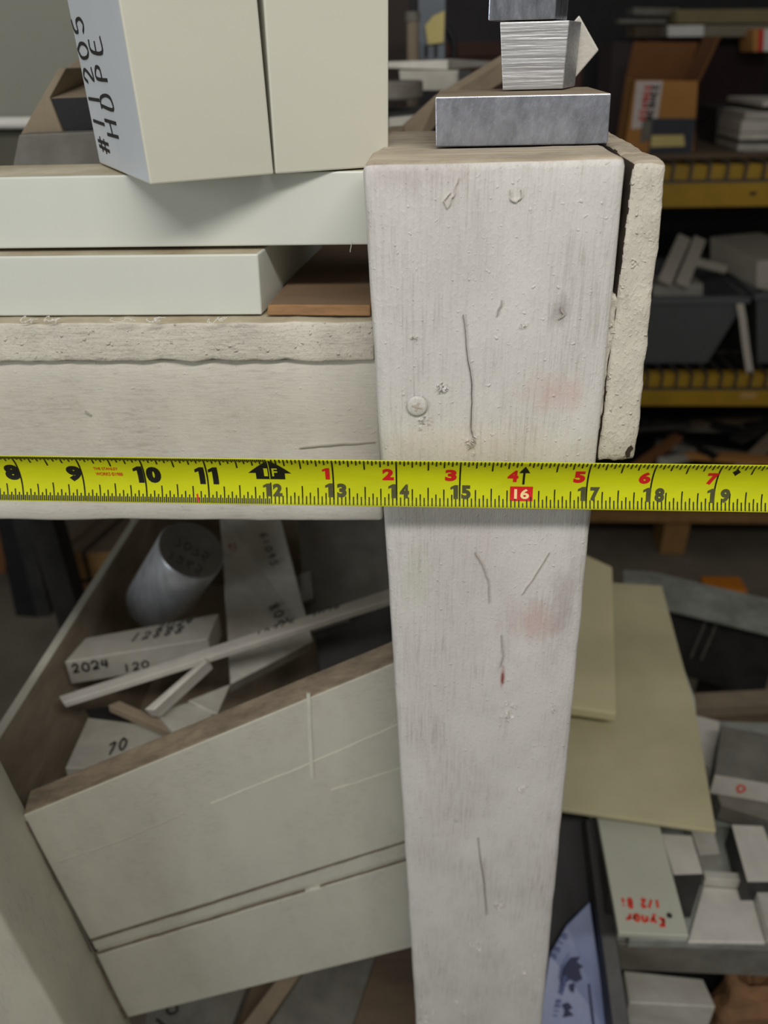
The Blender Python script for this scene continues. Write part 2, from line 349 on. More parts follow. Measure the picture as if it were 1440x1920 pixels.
def writing(name, text, o, u, v, gap, wid, mats, parent, jit=0.06, bold=None):
    """marker strokes: o lower left corner, u = vector of one glyph width, v = vector of the glyph height, on the surface"""
    o, u, v = Vector(o), Vector(u), Vector(v); n = u.cross(v).normalized()
    if n.dot(CAM - o) < 0: n = -n
    V = []; F = []; rr = random.Random(len(text) * 7 + ord(text[0]))
    for i, ch in enumerate(text):
        for st in GL[ch]:
            P = [o + u * (i * gap + x + rr.uniform(-jit, jit)) + v * (y + rr.uniform(-jit, jit)) for x, y in st]
            Q = []
            for a in range(len(P) - 1):
                for s in range(4):
                    t = s / 4; p0, p1, p2, p3 = P[max(a - 1, 0)], P[a], P[a + 1], P[min(a + 2, len(P) - 1)]
                    Q.append(0.5 * (2 * p1 + (p2 - p0) * t + (2 * p0 - 5 * p1 + 4 * p2 - p3) * t * t + (3 * p1 - p0 - 3 * p2 + p3) * t ** 3) if len(P) > 2 else p1.lerp(p2, t))
            Q.append(P[-1])
            for k, p in enumerate(Q):
                d = (Q[min(k + 1, len(Q) - 1)] - Q[max(k - 1, 0)]).normalized(); s = d.cross(n) * wid * 0.5
                b = len(V); lift = n * 0.00025
                V += [p - s + lift, p + s + lift, p + s - lift, p - s - lift]
                if k:
                    for q in range(4): F.append((b - 4 + q, b - 4 + (q + 1) % 4, b + (q + 1) % 4, b + q))
                if k == 0 or k == len(Q) - 1: F.append((b, b + 1, b + 2, b + 3))
    return build(name, V, F, mats, parent)

# ================================================================ THE PLACE
box('floor', -3.5, 4.5, -2.5, 4.2, -0.06, 0.0, m_conc, kind='structure', bevel=0)
box('wall_back', -3.5, 4.5, 3.4, 3.5, 0.0, 3.6, m_wall, kind='structure', bevel=0)

# ---------------------------------------------------------------- white wooden shelf
shelf = thing('wooden_shelf', (0, 0.02, 0), 'white-painted timber shelf whose thick post carries the tape measure', 'shelf')
def edge(p_top, p_bot, y, ztop, zbot):
    a, b = U(*p_top, 'y', y), U(*p_bot, 'y', y); k = (b.x - a.x) / (b.z - a.z)
    return Vector((a.x + k * (ztop - a.z), y, ztop)), Vector((a.x + k * (zbot - a.z), y, zbot))
lt, lb = edge((678, 313), (780, 1920), 0, 1.2602, 0.0)
rt, rb = edge((1177, 292), (1017, 1920), 0, 1.2608, 0.0)
dy = Vector((0, 0.040, 0))
post = rbox('post', [lb, rb, rb + dy, lb + dy, lt, rt, rt + dy, lt + dy], (0.0886, 0.040, 1.26), 0.0034, (10, 4, 160), 0.0004, 45, [m_post, m_endgrain], shelf, topmat=1)
post['label'] = 'thick white-painted post with cracks, stains and a screw head'
# backing timber behind the front board, carries the blocks
bl, br = Vector((-0.044, 0.041, 0.02)), Vector((0.044, 0.041, 0.02))
box('backing_timber', -0.0435, 0.0405, 0.0415, 0.13, 1.15, 1.2595, m_endgrain, shelf, bevel=0.002)
sx = lambda z: 0.0583 + (1.259 - z) * 0.048
def ragged(wp, p):
    if wp.z < 1.152: wp = wp + Vector((0, 0, 0.0022 * noise.noise(Vector((wp.x * 260, wp.y * 200, 3.1)))))
    return wp
sb = [Vector((0.0478, 0.003, 1.1445)), Vector((sx(1.1445), 0.003, 1.1445)), Vector((sx(1.1445) - 0.002, 0.13, 1.1445)), Vector((0.0478, 0.13, 1.1445)),
      Vector((0.0462, 0.003, 1.2585)), Vector((sx(1.2585), 0.003, 1.2585)), Vector((sx(1.2585) - 0.003, 0.13, 1.262)), Vector((0.0462, 0.13, 1.262))]
side = rbox('side_board', sb, (0.0135, 0.127, 0.114), 0.0026, (5, 18, 46), 0.0007, 90, [m_side, m_endgrain], shelf, topmat=1, edge_amp=1.6, hook=ragged)
m_rawshade = mat('raw_wood_shade_dark', (60, 48, 38), 0.95, 0, 0.2, 60, 0.2)  # unpainted wood, its colour darkened so the gap reads as shaded
side.data.materials.append(m_rawshade)
for p in side.data.polygons:
    if p.normal.x < -0.75: p.material_index = 2
hole = [U(a, b, 'y', 0.0022) for a, b in ((1184, 836), (1188, 841), (1182, 848), (1181, 857), (1175, 858), (1173, 849), (1178, 840))]
prism('knot_hole', hole, (0, 0.001, 0), m_rawshade, side, bevel=0)
# paint filling that bridges the lower half of the gap
fl = [Vector((0.0436, 0.006, 1.1465)), Vector((0.0495, 0.006, 1.1465)), Vector((0.0495, 0.02, 1.1465)), Vector((0.0436, 0.02, 1.1465)),
      Vector((0.0434, 0.004, 1.213)), Vector((0.0480, 0.004, 1.213)), Vector((0.0480, 0.02, 1.213)), Vector((0.0434, 0.02, 1.213))]
rbox('paint_filling', fl, (0.005, 0.014, 0.0665), 0.0012, (3, 3, 40), 0.0009, 160, m_side, shelf, edge_amp=1.8)
# screw head
sc_c = U(782, 762, 'y', -0.0009)
V = []; F = []
for ring, (rad, yy) in enumerate(((0.0042, 0.0), (0.0041, -0.0007), (0.0034, -0.0012), (0.0, -0.0011))):
    for s in range(20):
        t = s * math.pi / 10; V.append(sc_c + Vector((math.cos(t) * rad, yy + 0.0006, math.sin(t) * rad)))
for ring in range(3):
    for s in range(20): F.append((ring * 20 + s, ring * 20 + (s + 1) % 20, (ring + 1) * 20 + (s + 1) % 20, (ring + 1) * 20 + s))
screw = build('screw', V, F, m_post, shelf, smooth=True)
g1 = bar_geo(sc_c + Vector((-0.0021, -0.0004, 0.0006)), sc_c + Vector((0.0021, -0.0004, -0.0006)), 0.0009, 0.0006)
g2 = bar_geo(sc_c + Vector((0.0006, -0.0004, 0.0018)), sc_c + Vector((-0.0006, -0.0004, -0.0018)), 0.0009, 0.0006, (0, 1, 0))
build('screw_slot', *join_geo([g1, g2]), mat('slot_dirt', (184, 174, 158), 0.9, 0, 0.1, 100, 0), screw)
# cracks in the paint
def crack(pix, wid, y=0.0, par=shelf, m=m_crack, name='crack', lift=0.0009):
    P = [U(a, b, 'y', y) + Vector((0, -lift, 0)) for a, b in pix]
    Q = []
    for i in range(len(P) - 1):
        for s in range(5):
            q = P[i].lerp(P[i + 1], s / 5); Q.append(q + Vector((noise.noise(q * 500) * wid * 0.8, 0, noise.noise(q * 430 + Vector((9, 9, 9))) * wid * 0.8)))
    Q.append(P[-1]); V = []; F = []
    for k, p in enumerate(Q):
        d = (Q[min(k + 1, len(Q) - 1)] - Q[max(k - 1, 0)]).normalized(); s = d.cross(Vector((0, 1, 0))) * wid * (0.08 + 0.32 * math.sin(math.pi * (k + 0.3) / (len(Q) - 0.4))) * 0.5
        b = len(V); V += [p - s, p + s, p + s + Vector((0, 0.0016, 0)), p - s + Vector((0, 0.0016, 0))]
        if k:
            for q in range(4): F.append((b - 4 + q, b - 4 + (q + 1) % 4, b + (q + 1) % 4, b + q))
    return build(name, V, F, m, par)
m_scr = mat('dirty_scratch', (174, 167, 158), 0.9, 0, 0.1, 100, 0)
crack([(868, 590), (876, 660), (884, 720), (884, 800), (887, 835)], 0.00055)
crack([(942, 562), (938, 578), (931, 592)], 0.0011, m=m_scr, name='dent')
crack([(1051, 575), (1055, 590), (1047, 598)], 0.0016, m=m_scr, name='dent')
crack([(890, 1035), (905, 1060), (916, 1090), (918, 1130)], 0.0005, m=m_scr, name='scratch')
crack([(1030, 1035), (1005, 1075), (978, 1115)], 0.0004, m=m_scr, name='scratch')
crack([(940, 1190), (943, 1230), (938, 1250)], 0.0005, m=m_scr, name='scratch')
crack([(895, 1570), (905, 1640), (912, 1715)], 0.0007, m=mat('grey_crack', (120, 112, 104), 0.9, 0, 0.1, 100, 0))
crack([(942, 1262), (943, 1280)], 0.0012, m=mat('red_mark', (150, 62, 50), 0.8, 0, 0.1, 100, 0), name='red_mark')
m_pt = MATS['post_paint']
for pts, wd in ((((860, 335), (850, 365), (838, 390), (832, 375), (845, 360)), 0.0009), (((958, 355), (956, 372), (968, 378), (978, 368), (976, 355)), 0.0009)):
    crack(pts, wd, m=mat('paint_ring', (206, 201, 192), 0.7, 0, 0.1, 100, 0), name='paint_run')
def flakes(cx, cy, n, spread, s, y=0.0):
    rr = random.Random(int(cx)); items = []
    for i in range(n):
        p = U(cx + rr.gauss(0, spread), cy + rr.gauss(0, spread), 'y', y); k = s * rr.uniform(0.5, 1.2)
        v = [p + Vector((rr.uniform(-k, k), rr.uniform(-0.0016, -0.0002), rr.uniform(-k, k))) for _ in range(4)] + [p + Vector((0, 0.001, 0))]
        items.append((v, [(0, 1, 2), (0, 2, 3), (0, 1, 4), (1, 2, 4), (2, 3, 4), (3, 0, 4)]))
    o = build('paint_flakes', *join_geo(items), m_post, shelf); o['kind'] = 'stuff'
flakes(829, 727, 16, 5, 0.001); flakes(884, 828, 14, 5, 0.001); flakes(795, 795, 10, 7, 0.0011); flakes(950, 1335, 12, 9, 0.0012); flakes(939, 1700, 12, 7, 0.0014)
flakes(800, 1905, 14, 9, 0.0016); flakes(870, 1890, 10, 14, 0.0012); flakes(1040, 1330, 5, 3, 0.0012); flakes(975, 1475, 5, 4, 0.001); flakes(850, 1530, 5, 5, 0.001); flakes(893, 1775, 8, 6, 0.0013); flakes(772, 632, 7, 4, 0.0007); flakes(980, 1818, 8, 12, 0.0014); flakes(982, 612, 5, 3, 0.0007)
# front rail and deck
RX0 = -0.75
rz = lambda x, za, zb: za + (zb - za) * (x + 0.24) / 0.195
rail_c = []
for z_ in ((1.0912, 1.0928), (1.1768, 1.1765)):
    for (x, y) in ((RX0, 0.038), (-0.0445, 0.038), (-0.0445, 0.072), (RX0, 0.072)):
        rail_c.append(Vector((x, y, rz(x, *z_))))
rail = rbox('front_rail', rail_c, (0.705, 0.034, 0.085), 0.0018, (70, 3, 12), 0.0006, 50, m_rail, shelf)
deck_c = [Vector(p) for p in ((RX0, 0.0345, 1.1772), (-0.046, 0.0345, 1.1768), (-0.046, 0.42, 1.1768), (RX0, 0.42, 1.1772), (RX0, 0.0345, 1.195), (-0.046, 0.0345, 1.1945), (-0.046, 0.42, 1.1945), (RX0, 0.42, 1.195))]
def lipbot(wp, p):
    if wp.y < 0.05 and wp.z < 1.180: wp = wp + Vector((0, 0, 0.0012 * noise.noise(Vector((wp.x * 90, 0, 5.0))) + 0.0006 * noise.noise(Vector((wp.x * 320, 0, 1.0)))))
    return wp
deck = rbox('deck', deck_c, (0.705, 0.3855, 0.0178), 0.0016, (150, 14, 6), 0.0006, 80, [m_lip, m_dustytop], shelf, topmat=1, edge_amp=1.5, hook=lipbot)
deck['label'] = 'plywood deck with a thickly painted ragged edge'
crack([(560, 838), (630, 833), (704, 828)], 0.0006, y=0.0378, m=m_scr, name='scratch')
crack([(60, 674), (90, 672), (135, 672)], 0.0022, y=0.0372)
crack([(160, 770), (168, 776), (172, 778)], 0.0006, y=0.0378, m=m_scr, name='scratch')
# rear post of the shelf (out of the way, keeps the deck up)
box('rear_post', -0.75, -0.66, 0.34, 0.42, 0.0, 1.175, m_rail, shelf, bevel=0.003)
box('rear_post', -0.035, 0.04, 0.34, 0.42, 0.0, 1.175, m_rail, shelf, bevel=0.003)
box('front_post', -0.75, -0.66, 0.0, 0.037, 0.0, 1.26, m_rail, shelf, bevel=0.003)

# ---------------------------------------------------------------- measuring tape
TA = 0.0325; T12 = Vector((-0.0855, -0.017, 0)); IN = 0.0254
ztop0, zbot0 = U(508, 859, 'y', -0.019).z, U(508, 944, 'y', -0.019).z
ztop1, zbot1 = U(1347, 867, 'y', -0.012).z, U(1347, 954, 'y', -0.012).z
def tp(s, v, lift=0.0):
    """s inches along the tape, v 0 (lower edge) .. 1 (upper edge); cupped towards the reader"""
    k = (s - 12) / 7.0
    zt = ztop0 + (ztop1 - ztop0) * k; zb = zbot0 + (zbot1 - zbot0) * k
    zc, ch = (zt + zb) / 2, (zt - zb)
    a = (v - 0.5) * 2 * 0.62; rad = ch / 2 / math.sin(0.62)
    y = rad * (math.cos(a) - math.cos(0.62)) ; z = rad * math.sin(a)
    ny, nz = -math.cos(a), -math.sin(a)
    d = Vector((math.cos(TA), math.sin(TA), 0)); nrm = Vector((-math.sin(TA), math.cos(TA), 0))
    return T12 + d * ((s - 12) * IN) + nrm * (y - 0.003 + lift * ny) + Vector((0, 0, zc + z + lift * nz))
tape = thing('tape_measure', tp(14, 0), 'yellow steel tape measure blade pulled level across the white post', 'tape measure')
S0, S1, NS, NV = 3.0, 22.5, 120, 14
V = []; F = []
for lift in (0.0, -0.00025):
    for i in range(NS + 1):
        for j in range(NV + 1): V.append(tp(S0 + (S1 - S0) * i / NS, j / NV, lift))
W = NV + 1; off = W * (NS + 1)
for i in range(NS):
    for j in range(NV):
        a = i * W + j; F.append((a, a + W, a + W + 1, a + 1)); F.append((off + a, off + a + 1, off + a + W + 1, off + a + W))
    for j in (0, NV): a = i * W + j; F.append((a, a + W, off + a + W, off + a))
for j in range(NV):
    for i in (0, NS): a = i * W + j; F.append((a, a + 1, off + a + 1, off + a))
build('blade', V, F, m_tape, tape, smooth=False)
for p in bpy.data.objects['blade'].data.polygons: p.use_smooth = True
def strip_geo(s, v0, v1, wd, lift=0.00012):
    n = max(1, int(abs(v1 - v0) / 0.09)); V = []; F = []
    for i in range(n + 1):
        v = v0 + (v1 - v0) * i / n; V += [tp(s - wd / 2, v, lift), tp(s + wd / 2, v, lift)]
        if i: b = 2 * i; F.append((b - 2, b - 1, b + 1, b))
    return V, F
items = []
k = int(S0 * 32)
while k <= S1 * 32:
    s = k / 32
    fine = s < 12
    if k % 32 == 0:
        if k // 32 == 12: items.append(strip_geo(s, 0.02, 0.42, 0.02))
        elif k // 32 == 16: items.append(strip_geo(s, 0.02, 0.10, 0.02))
        else: items.append(strip_geo(s, 0.02, 0.99, 0.024))
    else:
        if k % 16 == 0: t, b = 0.26, 0.36
        elif k % 8 == 0: t, b = 0.19, 0.33
        elif k % 4 == 0: t, b = 0.15, 0.235
        elif k % 2 == 0: t, b = 0.105, 0.17
        else: t, b = 0.075, 0.115
        if fine or k % 2 == 0:
            items.append(strip_geo(s, 0.99 - t, 0.995, 0.022)); items.append(strip_geo(s, 0.015, b, 0.020))
    k += 1
items.append(strip_geo(16.0, 0.45, 0.70, 0.035))
tk = build('tick_marks', *join_geo(items), m_blackt, tape); tk['kind'] = 'stuff'
def tape_text(txt, s_c, v0, v1, wid, mats, name='numeral', bold=0.035, lift=0.00016):
    """print on the blade: s_c middle in inches, v0..v1 across, wid = width in inches"""
    cu = bpy.data.curves.new('t', 'FONT'); cu.body = txt; cu.offset = bold; cu.resolution_u = 4
    ob = bpy.data.objects.new('t', cu); me = bpy.data.meshes.new_from_object(ob)
    bm = bmesh.new(); bm.from_mesh(me)
    bpy.data.objects.remove(ob); bpy.data.curves.remove(cu); bpy.data.meshes.remove(me)
    xs = [v.co.x for v in bm.verts]; ys = [v.co.y for v in bm.verts]; x0, x1, ya, yb = min(xs), max(xs), min(ys), max(ys)
    for i in range(1, 6):
        bmesh.ops.bisect_plane(bm, geom=bm.verts[:] + bm.edges[:] + bm.faces[:], plane_co=(0, ya + (yb - ya) * i / 6, 0), plane_no=(0, 1, 0))
    vs = [tp(s_c + ((v.co.x - x0) / (x1 - x0) - 0.5) * wid, v0 + (v1 - v0) * (v.co.y - ya) / (yb - ya), lift) for v in bm.verts]
    bm.verts.index_update(); fs = [[v.index for v in f.verts] for f in bm.faces]; bm.free()
    return build(name, vs, fs, mats, tape)
def tape_poly(name, pts, mats, lift, par=tape):
    bm = bmesh.new(); bm.faces.new([bm.verts.new((a, b, 0)) for a, b in pts])
    vv = [p[1] for p in pts]
    for i in range(1, 9):
        bmesh.ops.bisect_plane(bm, geom=bm.verts[:] + bm.edges[:] + bm.faces[:], plane_co=(0, min(vv) + (max(vv) - min(vv)) * i / 9, 0), plane_no=(0, 1, 0))
    bm.verts.index_update(); o = build(name, [tp(v.co.x, v.co.y, lift) for v in bm.verts], [[v.index for v in f.verts] for f in bm.faces], mats, par); bm.free(); return o
def one(s_c, v0, v1, wid, mats):
    P = [(0.40, 0), (1, 0), (1, 1), (0.55, 1), (0.0, 0.84), (0.0, 0.66), (0.40, 0.74)]
    return tape_poly('numeral', [(s_c + (x - 0.5) * wid, v0 + (v1 - v0) * y) for x, y in P], mats, 0.00016)
def s_of(px): # inch mark under a pixel column at the tape's height
    lo, hi = 2.0, 24.0
    for _ in range(40):
        mid = (lo + hi) / 2; c = RW.transposed() @ (tp(mid, 0.5) - CAM)
        if c.x / c.z * FPX + 720 < px: lo = mid
        else: hi = mid
    return lo
tape_text('8', s_of(25), 0.40, 0.74, s_of(39) - s_of(11), m_blackt, bold=0.075)
tape_text('9', s_of(141), 0.39, 0.73, s_of(155) - s_of(127), m_blackt, bold=0.075)
one(s_of(261), 0.38, 0.74, 0.15, m_blackt); tape_text('0', s_of(289), 0.38, 0.73, 0.235, m_blackt, bold=0.075)
one(s_of(376), 0.37, 0.74, 0.15, m_blackt); one(s_of(401), 0.37, 0.74, 0.15, m_blackt)
tape_text('THE STANLEY', s_of(202), 0.640, 0.705, 0.385, m_red, 'maker_text', bold=0.01)
tape_text('WORKS \u00a91988', s_of(206), 0.515, 0.59, 0.43, m_red, 'maker_text', bold=0.01)
for n_, px_r, px_l, px_rr in ((1, 612, 616, 640), (2, 728, 735, 758), (3, 845, 852, 874), (5, 1085, 1092, 1117), (6, 1207, 1215, 1239), (7, 1333, 1336, 1363)):
    one(s_of(px_r), 0.50, 0.76, 0.115, m_red) if n_ == 1 else tape_text(str(n_), s_of(px_r), 0.50, 0.76, 0.18, m_red, bold=0.055)
    t2 = str(12 + n_)
    one(s_of(px_l), 0.155, 0.42, 0.12, m_grey); tape_text(t2[1], s_of(px_rr), 0.155, 0.42, 0.15, m_grey, bold=0.06)
tape_text('4', s_of(961), 0.50, 0.76, 0.17, m_red, bold=0.045)
one(s_of(499), 0.155, 0.40, 0.12, m_grey); tape_text('2', s_of(519), 0.155, 0.40, 0.15, m_grey, bold=0.06)
a12 = s_of(508); c1 = s_of(467) - a12; c2 = s_of(547) - a12; d1 = s_of(481) - a12; d2 = s_of(535) - a12
tape_poly('foot_arrow', [(a12, 0.965), (a12 + c2, 0.62), (a12 + d2, 0.62), (a12 + d2, 0.49), (a12 + d1, 0.49), (a12 + d1, 0.62), (a12 + c1, 0.62)], m_blackt, 0.00016)
m_tapeprint = m_tape
tape_text('1', s_of(500), 0.555, 0.74, 0.06, m_tape, 'foot_letter', bold=0.0, lift=0.0003); tape_text('F', s_of(516.5), 0.555, 0.74, 0.085, m_tape, 'foot_letter', bold=0.02, lift=0.0003)
V, F = strip_geo(12.0, 0.50, 0.96, 0.012, 0.0003); build('foot_line', V, F, m_tape, tape)
tape_poly('red_box', [(s_of(957), 0.135), (s_of(1000), 0.135), (s_of(1000), 0.41), (s_of(957), 0.41)], m_red, 0.00014)
tape_text('16', s_of(979), 0.175, 0.365, 0.235, mat('pale_print', (250, 226, 160), 0.4, 0, 0.05, 100, 0), bold=0.03, lift=0.0003)
a16 = s_of(982); tape_poly('stud_arrow', [(a16, 0.87), (a16 + 0.085, 0.70), (a16 - 0.085, 0.70)], m_blackt, 0.00016)
a19 = s_of(1373); tape_poly('diamond_mark', [(a19, 0.875), (a19 + 0.062, 0.79), (a19, 0.70), (a19 - 0.062, 0.79)], m_blackt, 0.00016)
tape_poly('red_tick', [(s_of(365), 0.17), (s_of(368), 0.19), (s_of(371), 0.03), (s_of(368), 0.02)], m_red, 0.0002)

# ---------------------------------------------------------------- plastic slabs and blocks on the deck
ZD = 1.1955
def P3(px, py, z): return U(px, py, 'z', z)
# lower slab
yl = 0.042
a = U(-330, 597, 'y', yl); b = U(491, 593, 'y', yl)
low = build('plastic_slab', [Vector((-0.60, yl, ZD)), Vector((b.x, yl, ZD)), Vector((-0.083, 0.155, ZD)), Vector((-0.60, 0.155, ZD)),
      Vector((-0.60, yl, 1.2212)), Vector((b.x + 0.001, yl, 1.2212)), Vector((-0.082, 0.155, 1.2212)), Vector((-0.60, 0.155, 1.2212))], BF, [m_hdpe, m_dustytop], None,
      'short thick white plastic slab lying lowest, on the shelf deck', 'plastic slab', bevel=0.0007, fm=[0, 1, 0, 0, 0, 0])
yu = 0.050
up = build('plastic_slab', [Vector((-0.60, yu, 1.2228)), Vector((-0.0470, yu, 1.2228)), Vector((-0.0470, 0.135, 1.2228)), Vector((-0.60, 0.135, 1.2228)),
      Vector((-0.60, yu, 1.2512)), Vector((-0.0470, yu, 1.2516)), Vector((-0.0470, 0.092, 1.2516)), Vector((-0.60, 0.092, 1.2512))], BF, [m_hdpe, m_dustytop], None,
      'long white plastic slab lying under the tall upright blocks', 'plastic slab', bevel=0.0007, fm=[0, 1, 0, 0, 0, 0])
# tall upright blocks
def tall(name, foot, lean, h, mats, label, fm=None):
    f4 = [Vector(p) for p in foot]; e = Vector((lean, 0, h))
    return build(name, f4 + [p + e for p in f4], BF, mats, None, label, 'plastic block', 'tall upright plastic blocks', bevel=0.0007, fm=fm)
zb = 1.2522
c0 = P3(282, 347, zb); c1_ = P3(514, 327, zb); cl = P3(187, 306, zb)
c2_ = cl + (c1_ - c0)
t1 = tall('tall_plastic_block', [c0, c1_, c2_, cl], -0.001, 0.15, [m_hdpe2, m_hdpe2_daylit], 'tall cream plastic block with black handwriting on its side', [0, 0, 0, 0, 0, 1])
g0 = P3(515, 327, zb) + Vector((0.0003, 0.0004, 0)); g1_ = P3(729, 312, zb); dd = (cl - c0) * 0.6
gn = Vector((-(g1_ - g0).y, (g1_ - g0).x, 0)).normalized() * 0.045
t2b = tall('tall_plastic_block', [g0, g1_, g1_ + gn, g0 + gn], 0.003, 0.15, [m_hdpe2], 'plain cream upright plastic block beside the metal blocks')
# handwriting on the left face of the first tall block
def facept(px, py):
    nn = (cl - c0).cross(Vector((-0.001, 0, 0.15))); return onplane(px, py, c0, nn)
def facewrite(txt, spots, wid):
    for ch, (px, py, ang, hw, hh) in zip(txt, spots):
        pass
def write_line(txt, pA, pB, hpx, wid):
    A, B = facept(*pA), facept(*pB); adv = (B - A) / (len(txt)); u = adv * 0.72
    dirn = (cl - c0).normalized(); v = dirn * (hpx)             # top of the letters points to the left edge
    writing('handwriting', txt, A, u, v, 1 / 0.72, wid, m_black, t1, 0.05)
write_line('#11205', (208, 290), (149, 15), 0.020, 0.0013)
write_line('HDPE', (224, 262), (183, 48), 0.020, 0.0013)

# plywood offcut beside the lower slab
pz = ZD + 0.0045
ply = build('plywood_offcut', [Vector((-0.093, 0.041, ZD)), Vector((-0.0475, 0.039, ZD)), Vector((-0.0475, 0.30, ZD)), Vector((-0.078, 0.30, ZD)),
      Vector((-0.092, 0.0415, pz)), Vector((-0.0475, 0.040, pz)), Vector((-0.0475, 0.30, pz)), Vector((-0.077, 0.30, pz))], BF, [m_plyedge, m_ply], None,
      'brown plywood offcut lying on the deck next to the post', 'plywood', bevel=0.0006, fm=[0, 1, 0, 0, 0, 0])
# curls of plastic swarf
for i, (px, py, lab) in enumerate(((58, 600, 'leftmost white plastic shaving curl at the deck edge'), (100, 601, 'tiny white plastic shaving second from the left on the deck edge'), (228, 603, 'long loose white plastic shaving in the middle of the deck edge'),
                                   (287, 602, 'curled white plastic shaving hanging over the middle of the deck edge'), (404, 601, 'rightmost white plastic shaving below the lower slab'))):
    c = U(px, py, 'z', ZD + 0.0004); rr = random.Random(i); P = []
    for t in range(26):
        q = t / 25 * math.pi * (2.0 + rr.random() * 2); rad = 0.0013 + 0.0009 * math.sin(q * 0.7 + i)
        P.append(c + Vector((math.cos(q) * rad * 1.3 + (t - 12) * 0.00028 * (1 if i != 2 else 1.8), -0.002 + math.sin(q) * rad * 0.5, 0.0008 + math.sin(q + 0.8) * rad * 0.7)))
    tube('plastic_shaving', P, 0.00016, m_white, None, 5, label=lab, cat='shaving', group='plastic shavings on the deck edge')
P = [U(657, 452, 'y', 0.0495) + Vector((0.0003 * math.sin(t), 0, -t * 0.0009)) for t in range(6)]
tube('plastic_shaving', P, 0.00014, m_white, None, 5, label='fine plastic thread hanging from the long slab near the post', cat='shaving', group='plastic shavings on the deck edge')

# ---------------------------------------------------------------- metal blocks on the post
zt = 1.2606
f0, f1 = U(817, 281, 'y', 0.0425), U(1139, 274, 'y', 0.0425)
h0, h1 = U(816, 182, 'y', 0.0425), U(1146, 175, 'y', 0.0425)
big = prism('aluminium_block', [Vector((f0.x, 0.0425, zt)), Vector((f1.x, 0.0425, zt)), h1, h0], (0.002, 0.062, 0), [m_alu, m_tan], None, bevel=0.0004,
    label='wide grey sawn metal block resting directly on the post top', cat='metal block', group='metal blocks stacked on the post')
for p in big.data.polygons:
    if p.normal.z > 0.7: p.material_index = 1
writing_n = None
zb1 = max(h0.z, h1.z) + 0.0004
s0, s1 = P3(940, 168, zb1), P3(1060, 168, zb1)
ys = (s0.y + s1.y) / 2
s2, s3 = U(1068, 38, 'y', ys), U(937, 41, 'y', ys)
mid = prism('aluminium_block', [Vector((s0.x, ys, zb1)), Vector((s1.x, ys, zb1)), s2, s3], (0.0085, 0.024, 0), m_alulines, None, bevel=0.0004,
    label='small square metal block with fine horizontal milling lines', cat='metal block', group='metal blocks stacked on the post')
zb2 = max(s2.z, s3.z) + 0.0004
q0, q1 = U(915, 44, 'y', ys - 0.001), U(1040, 40, 'y', ys - 0.001)
tp3 = prism('aluminium_block', [Vector((q0.x, ys - 0.001, zb2)), Vector((q1.x, ys - 0.001, zb2)), Vector((q1.x, ys - 0.001, zb2 + 0.03)), Vector((q0.x, ys - 0.001, zb2 + 0.03))], (0.0085, 0.026, 0), m_aluscr, None, bevel=0.0004,
    label='shiny scratched metal block topmost of its stack', cat='metal block', group='metal blocks stacked on the post')
yd = ys + 0.027
dmd = prism('aluminium_bar', [U(1086, 28, 'y', yd), U(1123, 94, 'y', yd), U(1058, 170, 'y', yd), U(1022, 104, 'y', yd)], (0.004, 0.03, 0), m_alupale, None, bevel=0.0006,
    label='pale metal bar standing on its corner behind the milled block', cat='metal bar')
writing('red_mark', '-', U(1068, 78, 'y', yd - 0.0001), U(1088, 70, 'y', yd) - U(1068, 78, 'y', yd), Vector((0, 0, 0.002)), 1, 0.0009, m_redink, dmd)

# ---------------------------------------------------------------- wooden bin below the shelf
TH = math.radians(12); PB = Vector((-0.03, 0.05, 0)); NB = Vector((-math.sin(TH), math.cos(TH), 0)); DB = Vector((math.cos(TH), math.sin(TH), 0))
def pb(px, py): return onplane(px, py, PB, NB)
binr = thing('wooden_bin', (-0.15, 0.2, 0.0), 'cream-painted wooden scrap bin with sloping front below the shelf', 'bin')
def board(pix, t, mats, name='board', setback=0.0, **k):
    poly = [pb(*p) + NB * setback for p in pix]
    return prism(name, poly, NB * t, mats, binr, **k)
ext = lambda p, q, x: (x, p[1] + (q[1] - p[1]) * (x - p[0]) / (q[0] - p[0]))
tl, tr = (42, 1529), ext((42, 1529), (733, 1245), 752)
# upper board carries a dusty top edge
ub = board([tl, tr, (776, 1573), (168, 1763)], 0.0185, [m_binp, m_bintop], bevel=0.0012)
for p in ub.data.polygons:
    if p.normal.z > 0.6: p.material_index = 1
board([(169, 1767), (776, 1577), (778, 1606), (178, 1786)], 0.014, [m_binp], bevel=0.0008, setback=0.0016)
board([(180, 1792), (778, 1611), (790, 1774), (236, 1911)], 0.0185, [m_binp], bevel=0.0014, setback=0.0004)
def bline(pix, wid, m, name):
    P = [pb(*p) for p in pix]; V = []; F = []; Q = []
    for i in range(len(P) - 1):
        for s in range(8): q = P[i].lerp(P[i + 1], s / 8); Q.append(q + Vector((0, 0, noise.noise(q * 90) * 0.0008)))
    Q.append(P[-1])
    for k_, p in enumerate(Q):
        s = Vector((0, 0, 1)) * wid * 0.5 * (0.7 + 0.5 * noise.noise(p * 130)); b = len(V)
        V += [p - s - NB * 0.0004, p + s - NB * 0.0004, p + s + NB * 0.0012, p - s + NB * 0.0012]
        if k_:
            for q in range(4): F.append((b - 4 + q, b - 4 + (q + 1) % 4, b + (q + 1) % 4, b + q))
    return build(name, V, F, m, binr)
m_ridge = mat('paint_ridge', (206, 205, 190), 0.5, 0, 0.05, 100, 0)
bline([(395, 1506), (560, 1440), (748, 1357)], 0.0009, m_ridge, 'paint_ridge'); bline([(620, 1482), (750, 1440)], 0.0005, m_ridge, 'paint_ridge')
bline([(110, 1617), (230, 1575), (345, 1525)], 0.0007, m_scr, 'scratch')
